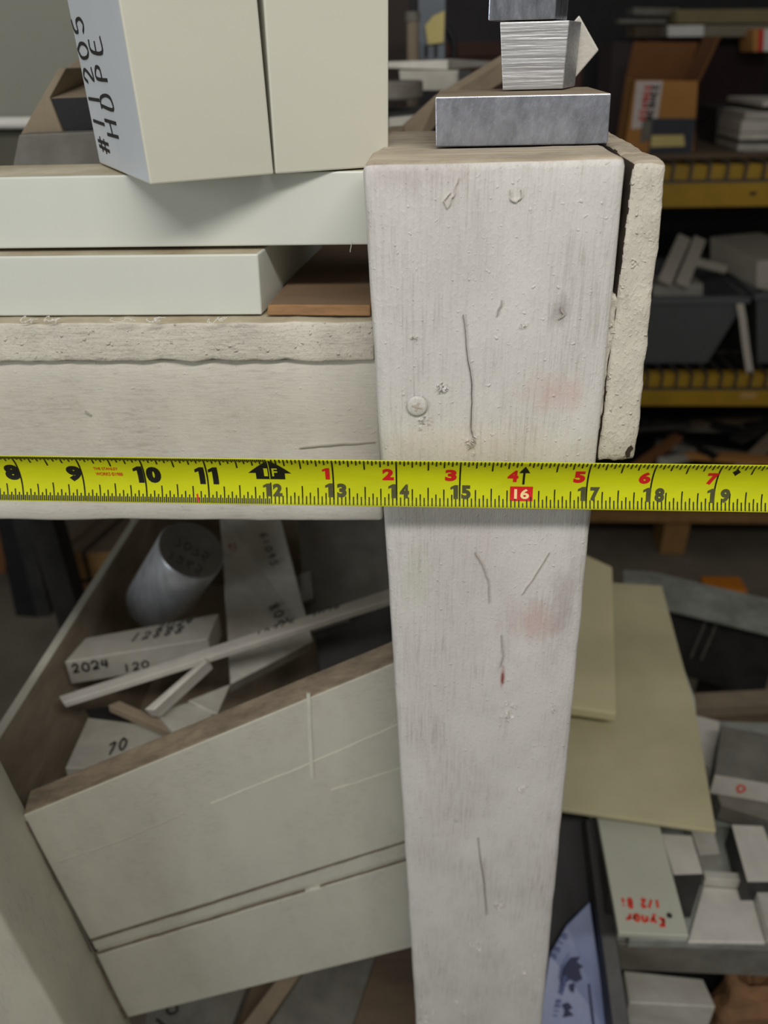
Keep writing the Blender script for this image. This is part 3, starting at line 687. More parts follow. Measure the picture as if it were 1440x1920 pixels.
bline([(580, 1670), (605, 1664)], 0.0024, m_ridge, 'paint_drip')
P = [(578, 1300), (580, 1360), (585, 1460)]
V = []; F = []
for i, p in enumerate(P):
    a = pb(p[0] - 3.5, p[1]) - NB * 0.0005; b_ = pb(p[0] + 3.5, p[1]) - NB * 0.0005; V += [a, b_, b_ + NB * 0.001, a + NB * 0.001]
    if i:
        o_ = 4 * i
        for q in range(4): F.append((o_ - 4 + q, o_ - 4 + (q + 1) % 4, o_ + (q + 1) % 4, o_ + q))
build('paint_drip', V, F, m_ridge, binr)
m_grime = mat('joint_grime', (112, 100, 84), 0.95, 0, 0.2, 100, 0)
bline([(169, 1765), (400, 1693), (600, 1629), (764, 1577)], 0.0011, m_grime, 'joint_line'); bline([(178, 1789), (300, 1752), (420, 1716), (572, 1670)], 0.0017, m_grime, 'joint_line'); bline([(600, 1662), (690, 1635), (766, 1612)], 0.0008, m_grime, 'joint_line')
for pa_, pb_ in (((46, 1540), (95, 1640)), ((95, 1640), (168, 1785)), ((176, 1800), (236, 1908))):
    A_, B_ = pb(*pa_), pb(*pb_); v, f = bar_geo(A_ - NB * 0.0004, B_ - NB * 0.0004, 0.0032, 0.0012, NB); build('joint_grime', v, f, m_grime, binr)
# end panel, back panel, bottom
xs_ = -0.3215; RIM = 0.885
pl = [Vector((xs_, -0.005, 0.68)), Vector((xs_, 0.50, 0.68)), Vector((xs_, 0.50, RIM)), Vector((xs_, -0.005, RIM))]
ep = prism('end_panel', pl, (-0.0075, 0, 0), [m_binin, m_binp], binr, bevel=0.0006)
for p in ep.data.polygons:
    if p.normal.z > 0.6 or p.normal.x < -0.5: p.material_index = 1
prism('back_panel', [Vector((xs_, 0.50, 0.68)), Vector((0.0, 0.50, 0.68)), Vector((0.0, 0.50, RIM)), Vector((xs_, 0.50, RIM))], (0, 0.012, 0), m_binin, binr)
prism('end_panel', [Vector((-0.012, 0.075, 0.68)), Vector((-0.012, 0.50, 0.68)), Vector((-0.012, 0.50, 0.93)), Vector((-0.012, 0.075, 0.93))], (0.0075, 0, 0), m_binin, binr)
prism('bottom', [Vector((xs_, 0.03, 0.70)), Vector((-0.012, 0.075, 0.70)), Vector((-0.012, 0.50, 0.70)), Vector((xs_, 0.50, 0.70))], (0, 0, 0.012), m_binin, binr)
# leg at the near corner
e1a, e1b = pb(33, 1510), pb(238, 1918)
nn = -NB * 0.064
k_ = (e1b - e1a) / (e1b.z - e1a.z)
def legpt(z): return e1a + k_ * (z - e1a.z)
ltop, lbot = legpt(1.06) + NB * 0.006, legpt(0.0) + NB * 0.006
wv = -DB * 0.075
rbox('leg', [lbot + nn + wv, lbot + nn, lbot, lbot + wv, ltop + nn + wv, ltop + nn, ltop, ltop + wv], (0.075, 0.064, 1.06), 0.002, (4, 4, 80), 0.0008, 40, m_bingrey, binr)
crack([(0, 1820), (40, 1870), (80, 1925)], 0.0006, y=(lbot + nn).y - 0.012, par=binr) if False else None
box('rear_leg', -0.37, -0.33, 0.46, 0.51, 0.0, 0.88, m_bingrey, binr)
box('rear_leg', -0.05, -0.013, 0.513, 0.55, 0.0, 0.88, m_bingrey, binr)

# ---------------------------------------------------------------- scrap inside the bin
G = 'metal offcuts in the bin'
def dirpt(px, py, z): return U(px, py, 'z', z)
# round bar: axis from the base centre to the top centre
top_c = U(360, 1030, 'z', 0.93); base_c = U(300, 1122, 'z', 0.862)
ax = (top_c - base_c); axl = ax.length; axn = ax.normalized(); base_c = base_c - axn * 0.01
e1_ = Vector((0, 1, 0)).cross(axn).normalized(); e2_ = axn.cross(e1_)
rad = 0.0295; V = []; F = []
for (t, r_s) in ((0, rad * 0.97), (0.002, rad), (axl + 0.008, rad), (axl + 0.010, rad * 0.97)):
    for s in range(40):
        q = s * math.pi / 20; V.append(base_c + axn * t + (e1_ * math.cos(q) + e2_ * math.sin(q)) * r_s)
for r_i in range(3):
    for s in range(40): F.append((r_i * 40 + s, r_i * 40 + (s + 1) % 40, (r_i + 1) * 40 + (s + 1) % 40, (r_i + 1) * 40 + s))
F.append(list(range(40))); F.append(list(range(159, 119, -1)))
cyl = build('round_bar', V, F, [m_alucyl, m_alugrey], None, 'short thick round metal bar leaning in the bin', 'metal bar', G, fm=[0] * 120 + [0, 1])
for i_, p in enumerate(cyl.data.polygons):
    if len(p.vertices) == 4: p.use_smooth = True
ct = base_c + axn * (axl + 0.0101)
writing('handwriting', '7075', ct - e1_ * 0.016 + e2_ * 0.004, e1_ * 0.007, -e2_ * 0.008, 1.2, 0.0009, m_fadeink, cyl)
writing('handwriting', '1265', ct - e1_ * 0.016 - e2_ * 0.012, e1_ * 0.007, -e2_ * 0.008, 1.2, 0.0009, m_fadeink, cyl)
def wr(obj, txt, pa, pb_, z, hpx, wid, m, up=None):
    """writing along the pixel line pa-pb_ on a level face at z (za, zb allowed)"""
    za, zb_ = z if isinstance(z, tuple) else (z, z)
    A, B = U(*pa, 'z', za + 0.0003), U(*pb_, 'z', zb_ + 0.0003)
    A2 = U(pa[0] + hpx[0], pa[1] + hpx[1], 'z', za + 0.0003)
    adv = (B - A) / len(txt); writing('handwriting', txt, A, adv * 0.75, A2 - A, 1 / 0.75, wid, m, obj)
# long plate leaning in the middle
lp = plate('flat_bar', [(413, 960, 0.915), (522, 957, 0.915), (587, 1203, 0.845), (432, 1283, 0.845)], 0.019, m_aludust, None, label='wide pale metal plate with handwriting standing beside the round bar', cat='metal plate', group=G)
wr(lp, '61095', (487, 1000), (510, 1065), (0.905, 0.886), (13, -3), 0.0011, m_fadeink)
wr(lp, '805', (520, 1128), (545, 1170), (0.868, 0.857), (-16, 8), 0.0012, m_fadeink)
wr(lp, '5/8', (440, 1015), (455, 1110), (0.90, 0.873), (-13, 3), 0.0010, m_pinkink)
wr(lp, '50', (455, 1225), (490, 1210), (0.846, 0.846), (-6, -20), 0.0012, m_pinkink)
# block with 2024
zz = 0.880
bl_ = plate('rectangular_bar', [(121, 1241, zz), (390, 1198, zz), (410, 1150, zz), (160, 1196, zz)], 0.024, m_aludust, None, label='thick pale metal bar marked in black, lying left under the round bar', cat='metal bar', group=G)
wr(bl_, '12888', (242, 1203), (345, 1186), zz, (9, -14), 0.0012, m_fadeink)
wr(bl_, '2024', (292, 1182), (362, 1168), zz, (8, -13), 0.0011, m_fadeink)
A = U(121, 1241, 'z', zz); B = U(390, 1198, 'z', zz); fd = (B - A).normalized()
writing('handwriting', '2024', A + fd * 0.004 + Vector((0, -0.0005, -0.0125)), fd * 0.0060, Vector((0, 0, 0.009)), 1.25, 0.0016, m_black, bl_)
writing('handwriting', '120', A + fd * 0.042 + Vector((0, -0.0005, -0.020)), fd * 0.006, Vector((0, 0, 0.008)), 1.25, 0.0013, m_black, bl_)
# long thin bar across
za, zbb = 0.878, 0.935
lb_ = plate('flat_strip', [(110, 1305, za), (118, 1318, za), (760, 1116, zbb), (760, 1094, zbb)], 0.0055, m_alupale, None, label='long thin metal strip lying diagonally across the other offcuts', cat='metal strip', group=G)
lbp = [U(110, 1305, 'z', za), U(760, 1094, 'z', zbb), U(118, 1318, 'z', za)]
def strip_pt(px, py): return onplane(px, py, lbp[0], (lbp[1] - lbp[0]).cross(lbp[2] - lbp[0]))
for txt, pa, pbb in (('12765', (478, 1200), (556, 1172)), ('2024', (582, 1163), (640, 1143))):
    A, B = strip_pt(*pa), strip_pt(*pbb); A2 = strip_pt(pa[0] + 2, pa[1] - 13)
    nl = normal_of([lbp[0], lbp[1], lbp[2]]); nl = nl if nl.z > 0 else -nl
    adv = (B - A) / len(txt); writing('handwriting', txt, A + nl * 0.0003, adv * 0.75, A2 - A, 1 / 0.75, 0.0010, m_fadeink, lb_)
plate('flat_strip', [(270, 1330, 0.885), (385, 1232, 0.905), (388, 1240, 0.905), (288, 1332, 0.885)], 0.012, m_alupale, None, label='short narrow metal strip tilted up beneath the long strip', cat='metal strip', group=G)
plate('metal_plate', [(352, 1313, 0.872), (432, 1282, 0.868), (408, 1338, 0.866), (395, 1338, 0.866)], 0.006, m_aludust, None, label='small grey plate tucked against the bin front by the wide plate', cat='metal plate', group=G)
plate('metal_plate', [(292, 1335, 0.868), (360, 1314, 0.868), (398, 1340, 0.866), (325, 1375, 0.866)], 0.006, m_aludust, None, label='small square grey plate lying just behind the bin front', cat='metal plate', group=G)
plate('metal_strip_offcut', [(202, 1322, 0.866), (224, 1313, 0.866), (345, 1368, 0.862), (330, 1378, 0.862)], 0.008, m_tan, None, label='thin tan strip pointing towards the bin front', cat='metal strip', group=G)
big_p = plate('metal_plate', [(122, 1440, 0.852), (165, 1345, 0.846), (350, 1368, 0.846), (300, 1440, 0.85)], 0.012, m_aludust, None, label='large pale plate marked 70 low in the bin corner', cat='metal plate', group=G)
wr(big_p, '70', (200, 1418), (242, 1400), 0.851, (4, -22), 0.0013, m_black)
plate('metal_sheet', [(556, 950, 0.90), (752, 950, 0.90), (752, 1140, 0.84), (574, 1188, 0.84)], 0.006, m_alugrey, None, label='dull grey metal sheet at the back of the bin beside the post', cat='metal sheet', group=G)
rb_ = plate('metal_block', [(552, 1080, 0.875), (583, 1068, 0.88), (588, 1120, 0.868), (565, 1128, 0.866)], 0.010, m_alugrey, None, label='small grey block edged in red behind the long strip', cat='metal block', group=G)
plate('metal_sheet', [(585, 1150, 0.845), (760, 1110, 0.855), (760, 1235, 0.82), (600, 1265, 0.815)], 0.006, m_steel, None, label='dark metal sheet lying low in the bin near the post', cat='metal sheet', group=G)
plate('metal_block', [(160, 1330, 0.845), (215, 1322, 0.845), (245, 1352, 0.842), (175, 1352, 0.842)], 0.012, m_dark, None, label='black block under the left end of the long strip', cat='metal block', group=G)

# ---------------------------------------------------------------- below the bin
G2 = 'offcuts under the bin'
pU = plate('metal_plate', [(280, 1880, 0.50), (470, 1830, 0.50), (430, 1935, 0.50), (260, 1990, 0.50)], 0.015, m_alugrey, None, label='dark grey plate with a white number under the bin', cat='metal plate', group=G2)
wr(pU, '10', (300, 1935), (345, 1880), 0.50, (-16, -14), 0.0022, m_black)
plate('flat_bar', [(520, 1835, 0.53), (565, 1825, 0.53), (470, 1960, 0.53), (425, 1960, 0.53)], 0.02, m_tan, None, label='tan metal bar edge leaning out under the bin', cat='metal bar', group=G2)
plate('wooden_plank', [(568, 1824, 0.535), (705, 1790, 0.535), (650, 1960, 0.535), (478, 1960, 0.535)], 0.02, m_alugrey, None, label='greyish grooved plank under the bin front', cat='plank', group=G2)
plate('wooden_plank', [(706, 1790, 0.54), (790, 1770, 0.54), (790, 1960, 0.54), (650, 1960, 0.54)], 0.02, m_timberdk, None, label='brown plank under the bin right beside the post', cat='plank', group=G2)
box('lower_shelf', -0.40, -0.02, 0.06, 0.6, 0.44, 0.46, m_timberdk, None, label='dark timber lower shelf board under the bin', cat='shelf board') if False else None
und = thing('storage_crate', (-0.15, 0.3, 0.0), 'dark timber crate holding offcuts below the bin', 'crate')
box('crate_body', -0.24, 0.0, 0.09, 0.45, 0.0, 0.482, m_timberdk, und)

# ---------------------------------------------------------------- left background, seen below the rail
yb = 1.35
for lab_, pts in zip(('left squared timber of the upper row behind the bin', 'middle squared timber of the upper row behind the bin', 'right squared timber of the upper row behind the bin', 'left squared timber of the lower row behind the bin', 'middle squared timber of the lower row behind the bin', 'right squared timber of the lower row behind the bin'), ([(75, 1040), (112, 1038), (126, 1090), (90, 1095)], [(118, 1036), (152, 1034), (166, 1086), (130, 1090)], [(160, 1036), (215, 1034), (228, 1080), (172, 1086)],
            [(104, 1102), (134, 1097), (146, 1142), (120, 1144)], [(140, 1096), (172, 1092), (186, 1136), (152, 1142)], [(178, 1092), (235, 1086), (245, 1130), (192, 1136)])):
    poly = [U(a, b, 'y', yb) for a, b in pts]
    o = prism('squared_timber', poly, (0.12, 0.5, 0.0), [m_timberdk, m_timber], None, bevel=0.002, capmat=1, label=lab_, cat='timber', group='squared timbers stacked behind the bin')
box('skid', U(105, 1150, 'y', yb).x, U(250, 1140, 'y', yb).x, yb + 0.02, yb + 0.5, 0.0, U(150, 1146, 'y', yb).z, m_timberdk, None, label='dark wooden skid carrying the stacked squared timbers', cat='skid')
st = thing('steel_post', (-0.8, 1.2, 0), 'dark leaning steel post left of the timber stack', 'post')
prism('flange', [U(18, 960, 'y', 1.2), U(48, 960, 'y', 1.2), U(96, 1155, 'y', 1.2), U(70, 1158, 'y', 1.2)], (0, 0.05, 0), m_steel, st)
prism('web', [U(-10, 960, 'y', 1.22), U(18, 960, 'y', 1.22), U(70, 1158, 'y', 1.22), U(30, 1155, 'y', 1.22)], (0, 0.05, 0), m_dark, st)
prism('cardboard_box', [U(-60, 970, 'y', 1.4), U(10, 970, 'y', 1.4), U(10, 1075, 'y', 1.4), U(-60, 1080, 'y', 1.4)], (0, 0.3, 0), m_card2, None, label='brown carton at the left edge behind the dark post', cat='box')

# ---------------------------------------------------------------- upper left background
wbd = thing('upright_board', (-0.5, 0.62, 0.9), 'pale grey upright board with a white ledge behind the slabs', 'board')
prism('board_face', [U(-260, -160, 'y', 0.62), U(300, -160, 'y', 0.62), U(300, 232, 'y', 0.62), U(-260, 232, 'y', 0.62)], (0, 0.03, 0), m_board, wbd)
a, b = U(-260, 232, 'y', 0.605), U(300, 229, 'y', 0.605)
tube('ledge', [a, b], 0.006, m_white, wbd, 14, smooth=True)
prism('lower_board', [U(-260, 247, 'y', 0.62), U(300, 246, 'y', 0.62), U(300, 420, 'y', 0.62), U(-260, 420, 'y', 0.62)], (0, 0.03, 0), mat('olive_panel', (92, 90, 76), 0.7, 0, 0.1, 10, 0), wbd)
for xx in (-0.62, -0.25): box('stand', xx, xx + 0.04, 0.655, 0.69, 0.0, 1.25, m_steel, wbd)
yA = 0.20
G3 = 'dust-covered offcuts behind the slabs'
# low dark plate standing behind the long slab
block('metal_plate', [(35, 252), (190, 246), (196, 330), (20, 330)], 0.135 + 0.02, 0.012, m_alugrey, None, label='low grey plate standing behind the long slab', cat='metal plate', group=G3)
prism('metal_wedge', [U(38, 252, 'y', 0.17), U(118, 251, 'y', 0.17), U(93, 184, 'y', 0.17), U(124, 128, 'y', 0.17), U(110, 127, 'y', 0.17)], (0.006, 0.03, 0), m_tan, None, bevel=0.0005, label='tan dust-coated slanting metal bar by the pale board', cat='metal bar', group=G3)
b0 = [U(94, 184, 'y', 0.171), U(175, 181, 'y', 0.171), U(186, 242, 'y', 0.171), U(121, 250, 'y', 0.171)]
wd = prism('metal_block', b0, (0.012, 0.05, 0.012), [m_dark, m_tan], None, bevel=0.0005, label='block with dusty top and dark front behind the handwriting', cat='metal block', group=G3)
for p in wd.data.polygons:
    if p.normal.z > 0.6: p.material_index = 1
block('metal_block', [(128, 124), (150, 108), (180, 108), (180, 180), (140, 182)], 0.235, 0.05, m_tan, None, label='tan metal block furthest back beside the tall block', cat='metal block', group=G3)

# ---------------------------------------------------------------- background between the blocks and the tall plastic
bench = thing('workbench', (0.05, 0.75, 0), 'dark workbench carrying dusty metal stock behind the post', 'workbench')
bz = U(770, 215, 'y', 0.75).z
box('bench_top', -0.24, 0.10, 0.55, 1.0, bz - 0.05, bz - 0.02, m_dark, bench)
for (xx, yy) in ((-0.2, 0.6), (0.06, 0.6), (-0.2, 0.96), (0.06, 0.96)): box('leg', xx - 0.02, xx + 0.02, yy - 0.02, yy + 0.02, 0, bz - 0.05, m_dark, bench)
G4 = 'dusty stock on the workbench'
# leaning flat bar
prism('flat_bar', [U(752, 250, 'y', 0.30), U(815, 192, 'y', 0.34), U(945, 112, 'y', 0.40), U(950, 150, 'y', 0.40), U(820, 232, 'y', 0.34), U(776, 285, 'y', 0.30)], (0, 0.012, 0.004), m_tan, None, label='tan flat bar leaning diagonally behind the wide metal block', cat='metal bar', group=G4)
block('metal_block', [(722, 250), (752, 248), (760, 300), (722, 300)], 0.22, 0.05, m_tan, None, label='small tan block between the plastic block and the leaning bar', cat='metal block', group=G4)
def disc(name, cpx, y, rad, h, mats, label, group=None):
    c = U(*cpx, 'y', y); V = []; F = []
    for (r_s, z) in ((rad * 0.97, 0), (rad, 0.002), (rad, h - 0.002), (rad * 0.97, h)):
        for s in range(40): V.append(c + Vector((math.cos(s * math.pi / 20) * r_s, math.sin(s * math.pi / 20) * r_s, z)))
    for r_i in range(3):
        for s in range(40): F.append((r_i * 40 + s, r_i * 40 + (s + 1) % 40, (r_i + 1) * 40 + (s + 1) % 40, (r_i + 1) * 40 + s))
    F.append(list(range(40))); F.append(list(range(159, 119, -1)))
    return build(name, V, F, mats, None, label, 'metal disc', group)
disc('metal_disc', (728, 185), 0.62, 0.036, 0.016, m_alugrey, 'thick round metal disc beside the tall plastic block', G4)
block('metal_block', [(748, 132), (866, 132), (866, 170), (752, 170)], 0.70, 0.10, m_aludust, None, label='grey flat slab in the middle of the workbench stock', cat='metal block', group=G4)
block('metal_block', [(860, 132), (884, 132), (884, 160), (860, 160)], 0.69, 0.02, m_steel, None, label='small dark block at the right end of the grey slab', cat='metal block', group=G4)
block('flat_bar', [(725, 116), (840, 112), (840, 131), (725, 128)], 0.72, 0.06, m_alupale, None, label='pale thin bar lying on the grey slab', cat='metal bar', group=G4)
block('flat_bar', [(838, 110), (930, 116), (934, 124), (838, 130)], 0.74, 0.06, m_alugrey, None, label='grey bar end lying right of the pale thin bar', cat='metal bar', group=G4)
block('metal_block', [(722, 210), (800, 206), (812, 250), (722, 258)], 0.60, 0.08, m_dark, None, label='black block under the round disc', cat='metal block', group=G4)
block('metal_plate', [(728, 222), (800, 215), (790, 240), (728, 252)], 0.55, 0.02, m_aludust, None, label='dusty plate in front of the black block', cat='metal plate', group=G4)
pa, pbq = U(774, 118, 'y', 0.85), U(774, 40, 'y', 0.85); pa.z = bz - 0.0198; pa.x = pbq.x
pp = thing('pipe', pa, 'short upright rusty pipe with a collar at the back of the workbench', 'pipe')
tube('pipe_body', [pa, pbq], 0.0075, m_tan, pp, 14); tube('collar', [pbq, pbq + Vector((0, 0, 0.010))], 0.0095, m_alugrey, pp, 14)
mc = thing('machine_column', U(808, 110, 'y', 0.95), 'blue-grey machine column with a note taped to it', 'machine')
block('column', [(783, -60), (836, -60), (834, 112), (786, 112)], 0.95, 0.08, m_bluegrey, mc)
block('groove', [(796, 85), (802, 85), (802, 108), (796, 108)], 0.948, 0.004, m_dark, mc); block('groove', [(814, 85), (820, 85), (820, 108), (814, 108)], 0.948, 0.004, m_dark, mc)
block('side_edge', [(766, -60), (783, -60), (786, 40), (768, 40)], 0.96, 0.06, m_dark, mc)
block('paper_note', [(797, 48), (812, 30), (834, 20), (832, 80), (802, 84)], 0.944, 0.002, m_note, None, label='yellowed paper note on the blue-grey column', cat='note')
P = [U(836, 50, 'y', 0.97), U(848, 70, 'y', 0.97), U(852, 95, 'y', 0.97), U(850, 112, 'y', 0.97)]
tube('cable', P, 0.005, m_dark, None, 8, label='black cable hanging beside the machine column', cat='cable')
lc0, lc1 = U(838, 80, 'y', 1.15), U(1100, 72, 'y', 1.15)
lcab = thing('low_cabinet', ((lc0.x + lc1.x) / 2, 1.25, 0), 'dark reddish-brown cabinet behind the stacked blocks', 'cabinet')
m_cab = mat('dark_brown_panel', (70, 44, 34), 0.8, 0, 0.15, 8, 0)
box('carcass', lc0.x, lc1.x, 1.155, 1.45, 0.0, lc0.z - 0.02, m_cab, lcab); box('top', lc0.x - 0.01, lc1.x + 0.01, 1.15, 1.46, lc0.z - 0.02, lc0.z, m_cab, lcab)
for a_, b_ in ((lc0.x, (lc0.x + lc1.x) / 2), ((lc0.x + lc1.x) / 2, lc1.x)): box('door', a_ + 0.004, b_ - 0.004, 1.145, 1.155, 0.06, lc0.z - 0.03, m_cab, lcab)
box('machine_backdrop', U(700, 0, 'y', 1.3).x, U(780, 0, 'y', 1.3).x, 1.3, 1.34, 0.0, 1.5, mat('dark_brown_board', (72, 62, 56), 0.8, 0, 0.1, 8, 0), None, label='dark brown upright board behind the rusty pipe', cat='board')

# ---------------------------------------------------------------- pallet rack on the right
RY = 1.65
rack = thing('pallet_rack', (1.2, RY + 0.3, 0), 'yellow-beamed steel pallet rack with wire decks', 'rack')
X0, X1 = 0.22, 2.4
zu_t, zu_m, zu_b = U(1340, 312, 'y', RY).z, U(1340, 343, 'y', RY).z, U(1340, 388, 'y', RY).z
zl_t, zl_m, zl_b = U(1320, 707, 'y', RY).z, U(1320, 732, 'y', RY).z, U(1320, 761, 'y', RY).z
def step_beam(zt_, zm, zb_):
    prof = [(RY, zb_), (RY, zm), (RY + 0.012, zm + 0.002), (RY + 0.014, zt_), (RY + 0.05, zt_), (RY + 0.05, zb_)]
    return prism('beam', [Vector((X0, y, z)) for y, z in prof], (X1 - X0, 0, 0), m_yel, rack, bevel=0.001)
def wires(zt_, zm, sp):
    it = []; n_ = int((X1 - X0) / sp)
    for i in range(n_):
        x = X0 + 0.02 + i * sp
        it.append(bar_geo((x, RY + 0.008, zt_ + 0.004), (x, RY + 0.008, zm + 0.003), 0.006, 0.006, (0, 1, 0)))
        it.append(bar_geo((x, RY + 0.006, zt_ + 0.004), (x, RY + 0.9, zt_ + 0.004), 0.006, 0.006))
    it.append(bar_geo((X0, RY + 0.004, zm + 0.003), (X1, RY + 0.004, zm + 0.003), 0.007, 0.007))
    for yy in (0.2, 0.45, 0.7): it.append(bar_geo((X0, RY + yy, zt_ - 0.001), (X1, RY + yy, zt_ - 0.001), 0.007, 0.007))
    o = build('wire_deck', *join_geo(it), m_wire, rack); o['kind'] = 'stuff'
sp = U(1303, 330, 'y', RY).x - U(1269, 330, 'y', RY).x
step_beam(zu_t, zu_m, zu_b); step_beam(zl_t, zl_m, zl_b); wires(zu_t, zu_m, sp); wires(zl_t, zl_m, sp * 0.93)
sl = U(1412, 363, 'y', RY - 0.0008); prism('slot', [sl + Vector((-0.008, 0, -0.004)), sl + Vector((0.006, 0, -0.004)), sl + Vector((0.008, 0, 0.004)), sl + Vector((-0.006, 0, 0.004))], (0, 0.002, 0), m_dark, rack)
lbp_ = U(1402, 742, 'y', RY - 0.001); prism('rack_label', [lbp_ + Vector((-0.02, 0, -0.008)), lbp_ + Vector((0.022, 0, -0.008)), lbp_ + Vector((0.022, 0, 0.008)), lbp_ + Vector((-0.02, 0, 0.008))], (0, 0.0016, 0), mat('peeling_label', (206, 160, 100), 0.7, 0, 0.1, 20, 0), rack)
for x in (X0 - 0.04, X1): 
    for y in (RY + 0.0, RY + 0.9): box('upright', x, x + 0.06, y, y + 0.06, 0.0, zu_t + 0.06, m_steel, rack, bevel=0.003)
for zt_ in (zu_t, zl_t):
    prism('beam', [Vector((X0, RY + 0.9, zt_ - 0.1)), Vector((X0, RY + 0.95, zt_ - 0.1)), Vector((X0, RY + 0.95, zt_)), Vector((X0, RY + 0.9, zt_))], (X1 - X0, 0, 0), m_yel, rack)
box('shelf_board', X0, X1, RY + 0.06, RY + 0.9, zu_t + 0.009, zu_t + 0.02, m_timberdk, rack)
box('unlit_backdrop', X0, X1, RY + 0.955, RY + 0.97, 0.1, zu_t + 0.62, m_dark, rack)  # added black sheet standing for the unlit depth behind the shelves
ZS = zu_t + 0.021
# open carton
yc = 1.73
cb = thing('cardboard_box', U(1240, 295, 'y', yc), 'open cardboard carton with a printed label on the upper rack shelf', 'box')
fr = [U(1187, 150, 'y', yc), U(1312, 152, 'y', yc), U(1300, 305, 'y', yc), U(1164, 305, 'y', yc)]
for i in (2, 3): fr[i].z = ZS
th = Vector((0, 0.004, 0)); back = Vector((0.03, 0.22, 0))
prism('front_panel', fr, th, m_card, cb, bevel=0.0004)
prism('side_panel', [fr[1], fr[2], fr[2] + back, fr[1] + back], (-0.004, 0, 0), m_card2, cb, bevel=0.0004)
prism('side_panel', [fr[0], fr[3], fr[3] + back, fr[0] + back], (0.004, 0, 0), m_card, cb, bevel=0.0004)
prism('back_panel', [fr[0] + back, fr[1] + back, fr[2] + back, fr[3] + back], -th, m_card2, cb, bevel=0.0004)
prism('flap', [fr[0] + back, fr[1] + back, fr[1] + back + Vector((0.02, 0.015, 0.075)), fr[0] + back + Vector((0.012, 0.015, 0.075))], -th, m_card2, cb, bevel=0.0004)
prism('flap', [fr[1], fr[1] + back, fr[1] + back + Vector((0.03, 0.0, 0.085)), fr[1] + Vector((0.03, 0.0, 0.085))], (-0.004, 0, 0), m_card2, cb, bevel=0.0004)
def lab(name, pts, m, par, y=yc, d=0.0012): return prism(name, [U(a, b, 'y', y - d) for a, b in pts], (0, 0.001, 0), m, par, bevel=0)
lab('label', [(1193, 152), (1243, 152), (1233, 222), (1206, 240), (1184, 242)], mat('label_white', (216, 206, 200), 0.7, 0, 0.05, 20, 0), cb)
lab('label_patch', [(1206, 218), (1224, 218), (1222, 262), (1200, 268)], m_alugrey, cb, d=0.002)
lab('dark_label', [(1224, 222), (1305, 222), (1296, 302), (1215, 300)], mat('charcoal_label', (58, 62, 72), 0.7, 0, 0.05, 20, 0), cb, d=0.003)
lab('white_sticker', [(1222, 254), (1282, 253), (1284, 274), (1220, 276)], m_note, cb, d=0.004)
def vtext(txt, px, pyt, pyb, wpx, m, par, y):
    A = U(px - 6, pyb, 'y', y); B = U(px + 8, pyt, 'y', y); adv = (B - A) / len(txt); right = Vector((-wpx / FPX * 2.1, 0, 0))
    writing('label_lettering', txt, A, adv * 0.8, right, 1.25, 0.0036, m, par, 0.02)
vtext('EEHBEE', 1214, 155, 225, 8, m_red, cb, yc - 0.002); vtext('HEBHEE', 1228, 155, 225, 9, m_black, cb, yc - 0.002)
# long stock above the cartons: beams resting on boxes
G5 = 'long stock lying on the rack'
prism('cardboard_box', [Vector((U(1150, 150, 'y', 2.2).x, 2.2, ZS)), Vector((U(1205, 150, 'y', 2.2).x, 2.2, ZS)), U(1205, 78, 'y', 2.2), U(1150, 78, 'y', 2.2)], (0, 0.2, 0), mat('mauve_carton', (70, 58, 60), 0.8, 0, 0.1, 10, 0), None, label='dark mauve carton at the back left of the open carton', cat='box')
prism('cardboard_box', [Vector((U(1212, 150, 'y', 2.2).x, 2.2, ZS)), Vector((U(1440, 150, 'y', 2.2).x, 2.2, ZS)), U(1440, 72, 'y', 2.2), U(1212, 72, 'y', 2.2)], (0, 0.2, 0), mat('maroon_carton', (44, 24, 24), 0.8, 0, 0.1, 10, 0), None, label='wide dark maroon carton at the back of the upper rack shelf', cat='box')
block('long_timber', [(1160, 36), (1250, 36), (1250, 44), (1160, 44)], 2.15, 0.05, m_alugrey, None, label='dark short bar with pale end on the rack stock pile', cat='bar', group=G5)
block('long_timber', [(1190, 47), (1262, 47), (1262, 70), (1190, 70)], 2.18, 0.1, m_timberdk, None, label='brown timber end low in the rack stock pile', cat='timber', group=G5)
block('long_timber', [(1188, 14), (1275, 16), (1275, 30), (1188, 28)], 2.16, 0.08, m_alugrey, None, label='grey bar lying highest left on the rack stock pile', cat='bar', group=G5)
block('long_timber', [(1268, 18), (1500, 16), (1500, 43), (1268, 44)], 2.10, 0.08, mat('olive_timber', (128, 118, 84), 0.8, 0, 0.1, 20, 0), None, label='long olive timber lying highest right on the rack stock pile', cat='timber', group=G5)
lt_ = block('long_timber', [(1252, 48), (1500, 46), (1500, 68), (1252, 69)], 2.10, 0.08, mat('grey_timber', (134, 126, 108), 0.8, 0, 0.1, 20, 0), None, label='long grey timber with white end under the olive timber', cat='timber', group=G5)
block('white_end', [(1252, 48), (1320, 47), (1320, 68), (1252, 69)], 2.098, 0.004, m_paper, lt_)
rt_ = block('cardboard_box', [(1412, 55), (1500, 52), (1500, 96), (1412, 97)], 2.05, 0.1, m_card, None, label='small carton with red and white stripe at the right edge', cat='box')
block('red_stripe', [(1424, 55), (1433, 55), (1431, 96), (1422, 96)], 2.048, 0.003, m_red, rt_); block('white_stripe', [(1433, 55), (1500, 52), (1500, 95), (1431, 96)], 2.047, 0.003, m_paper, rt_)
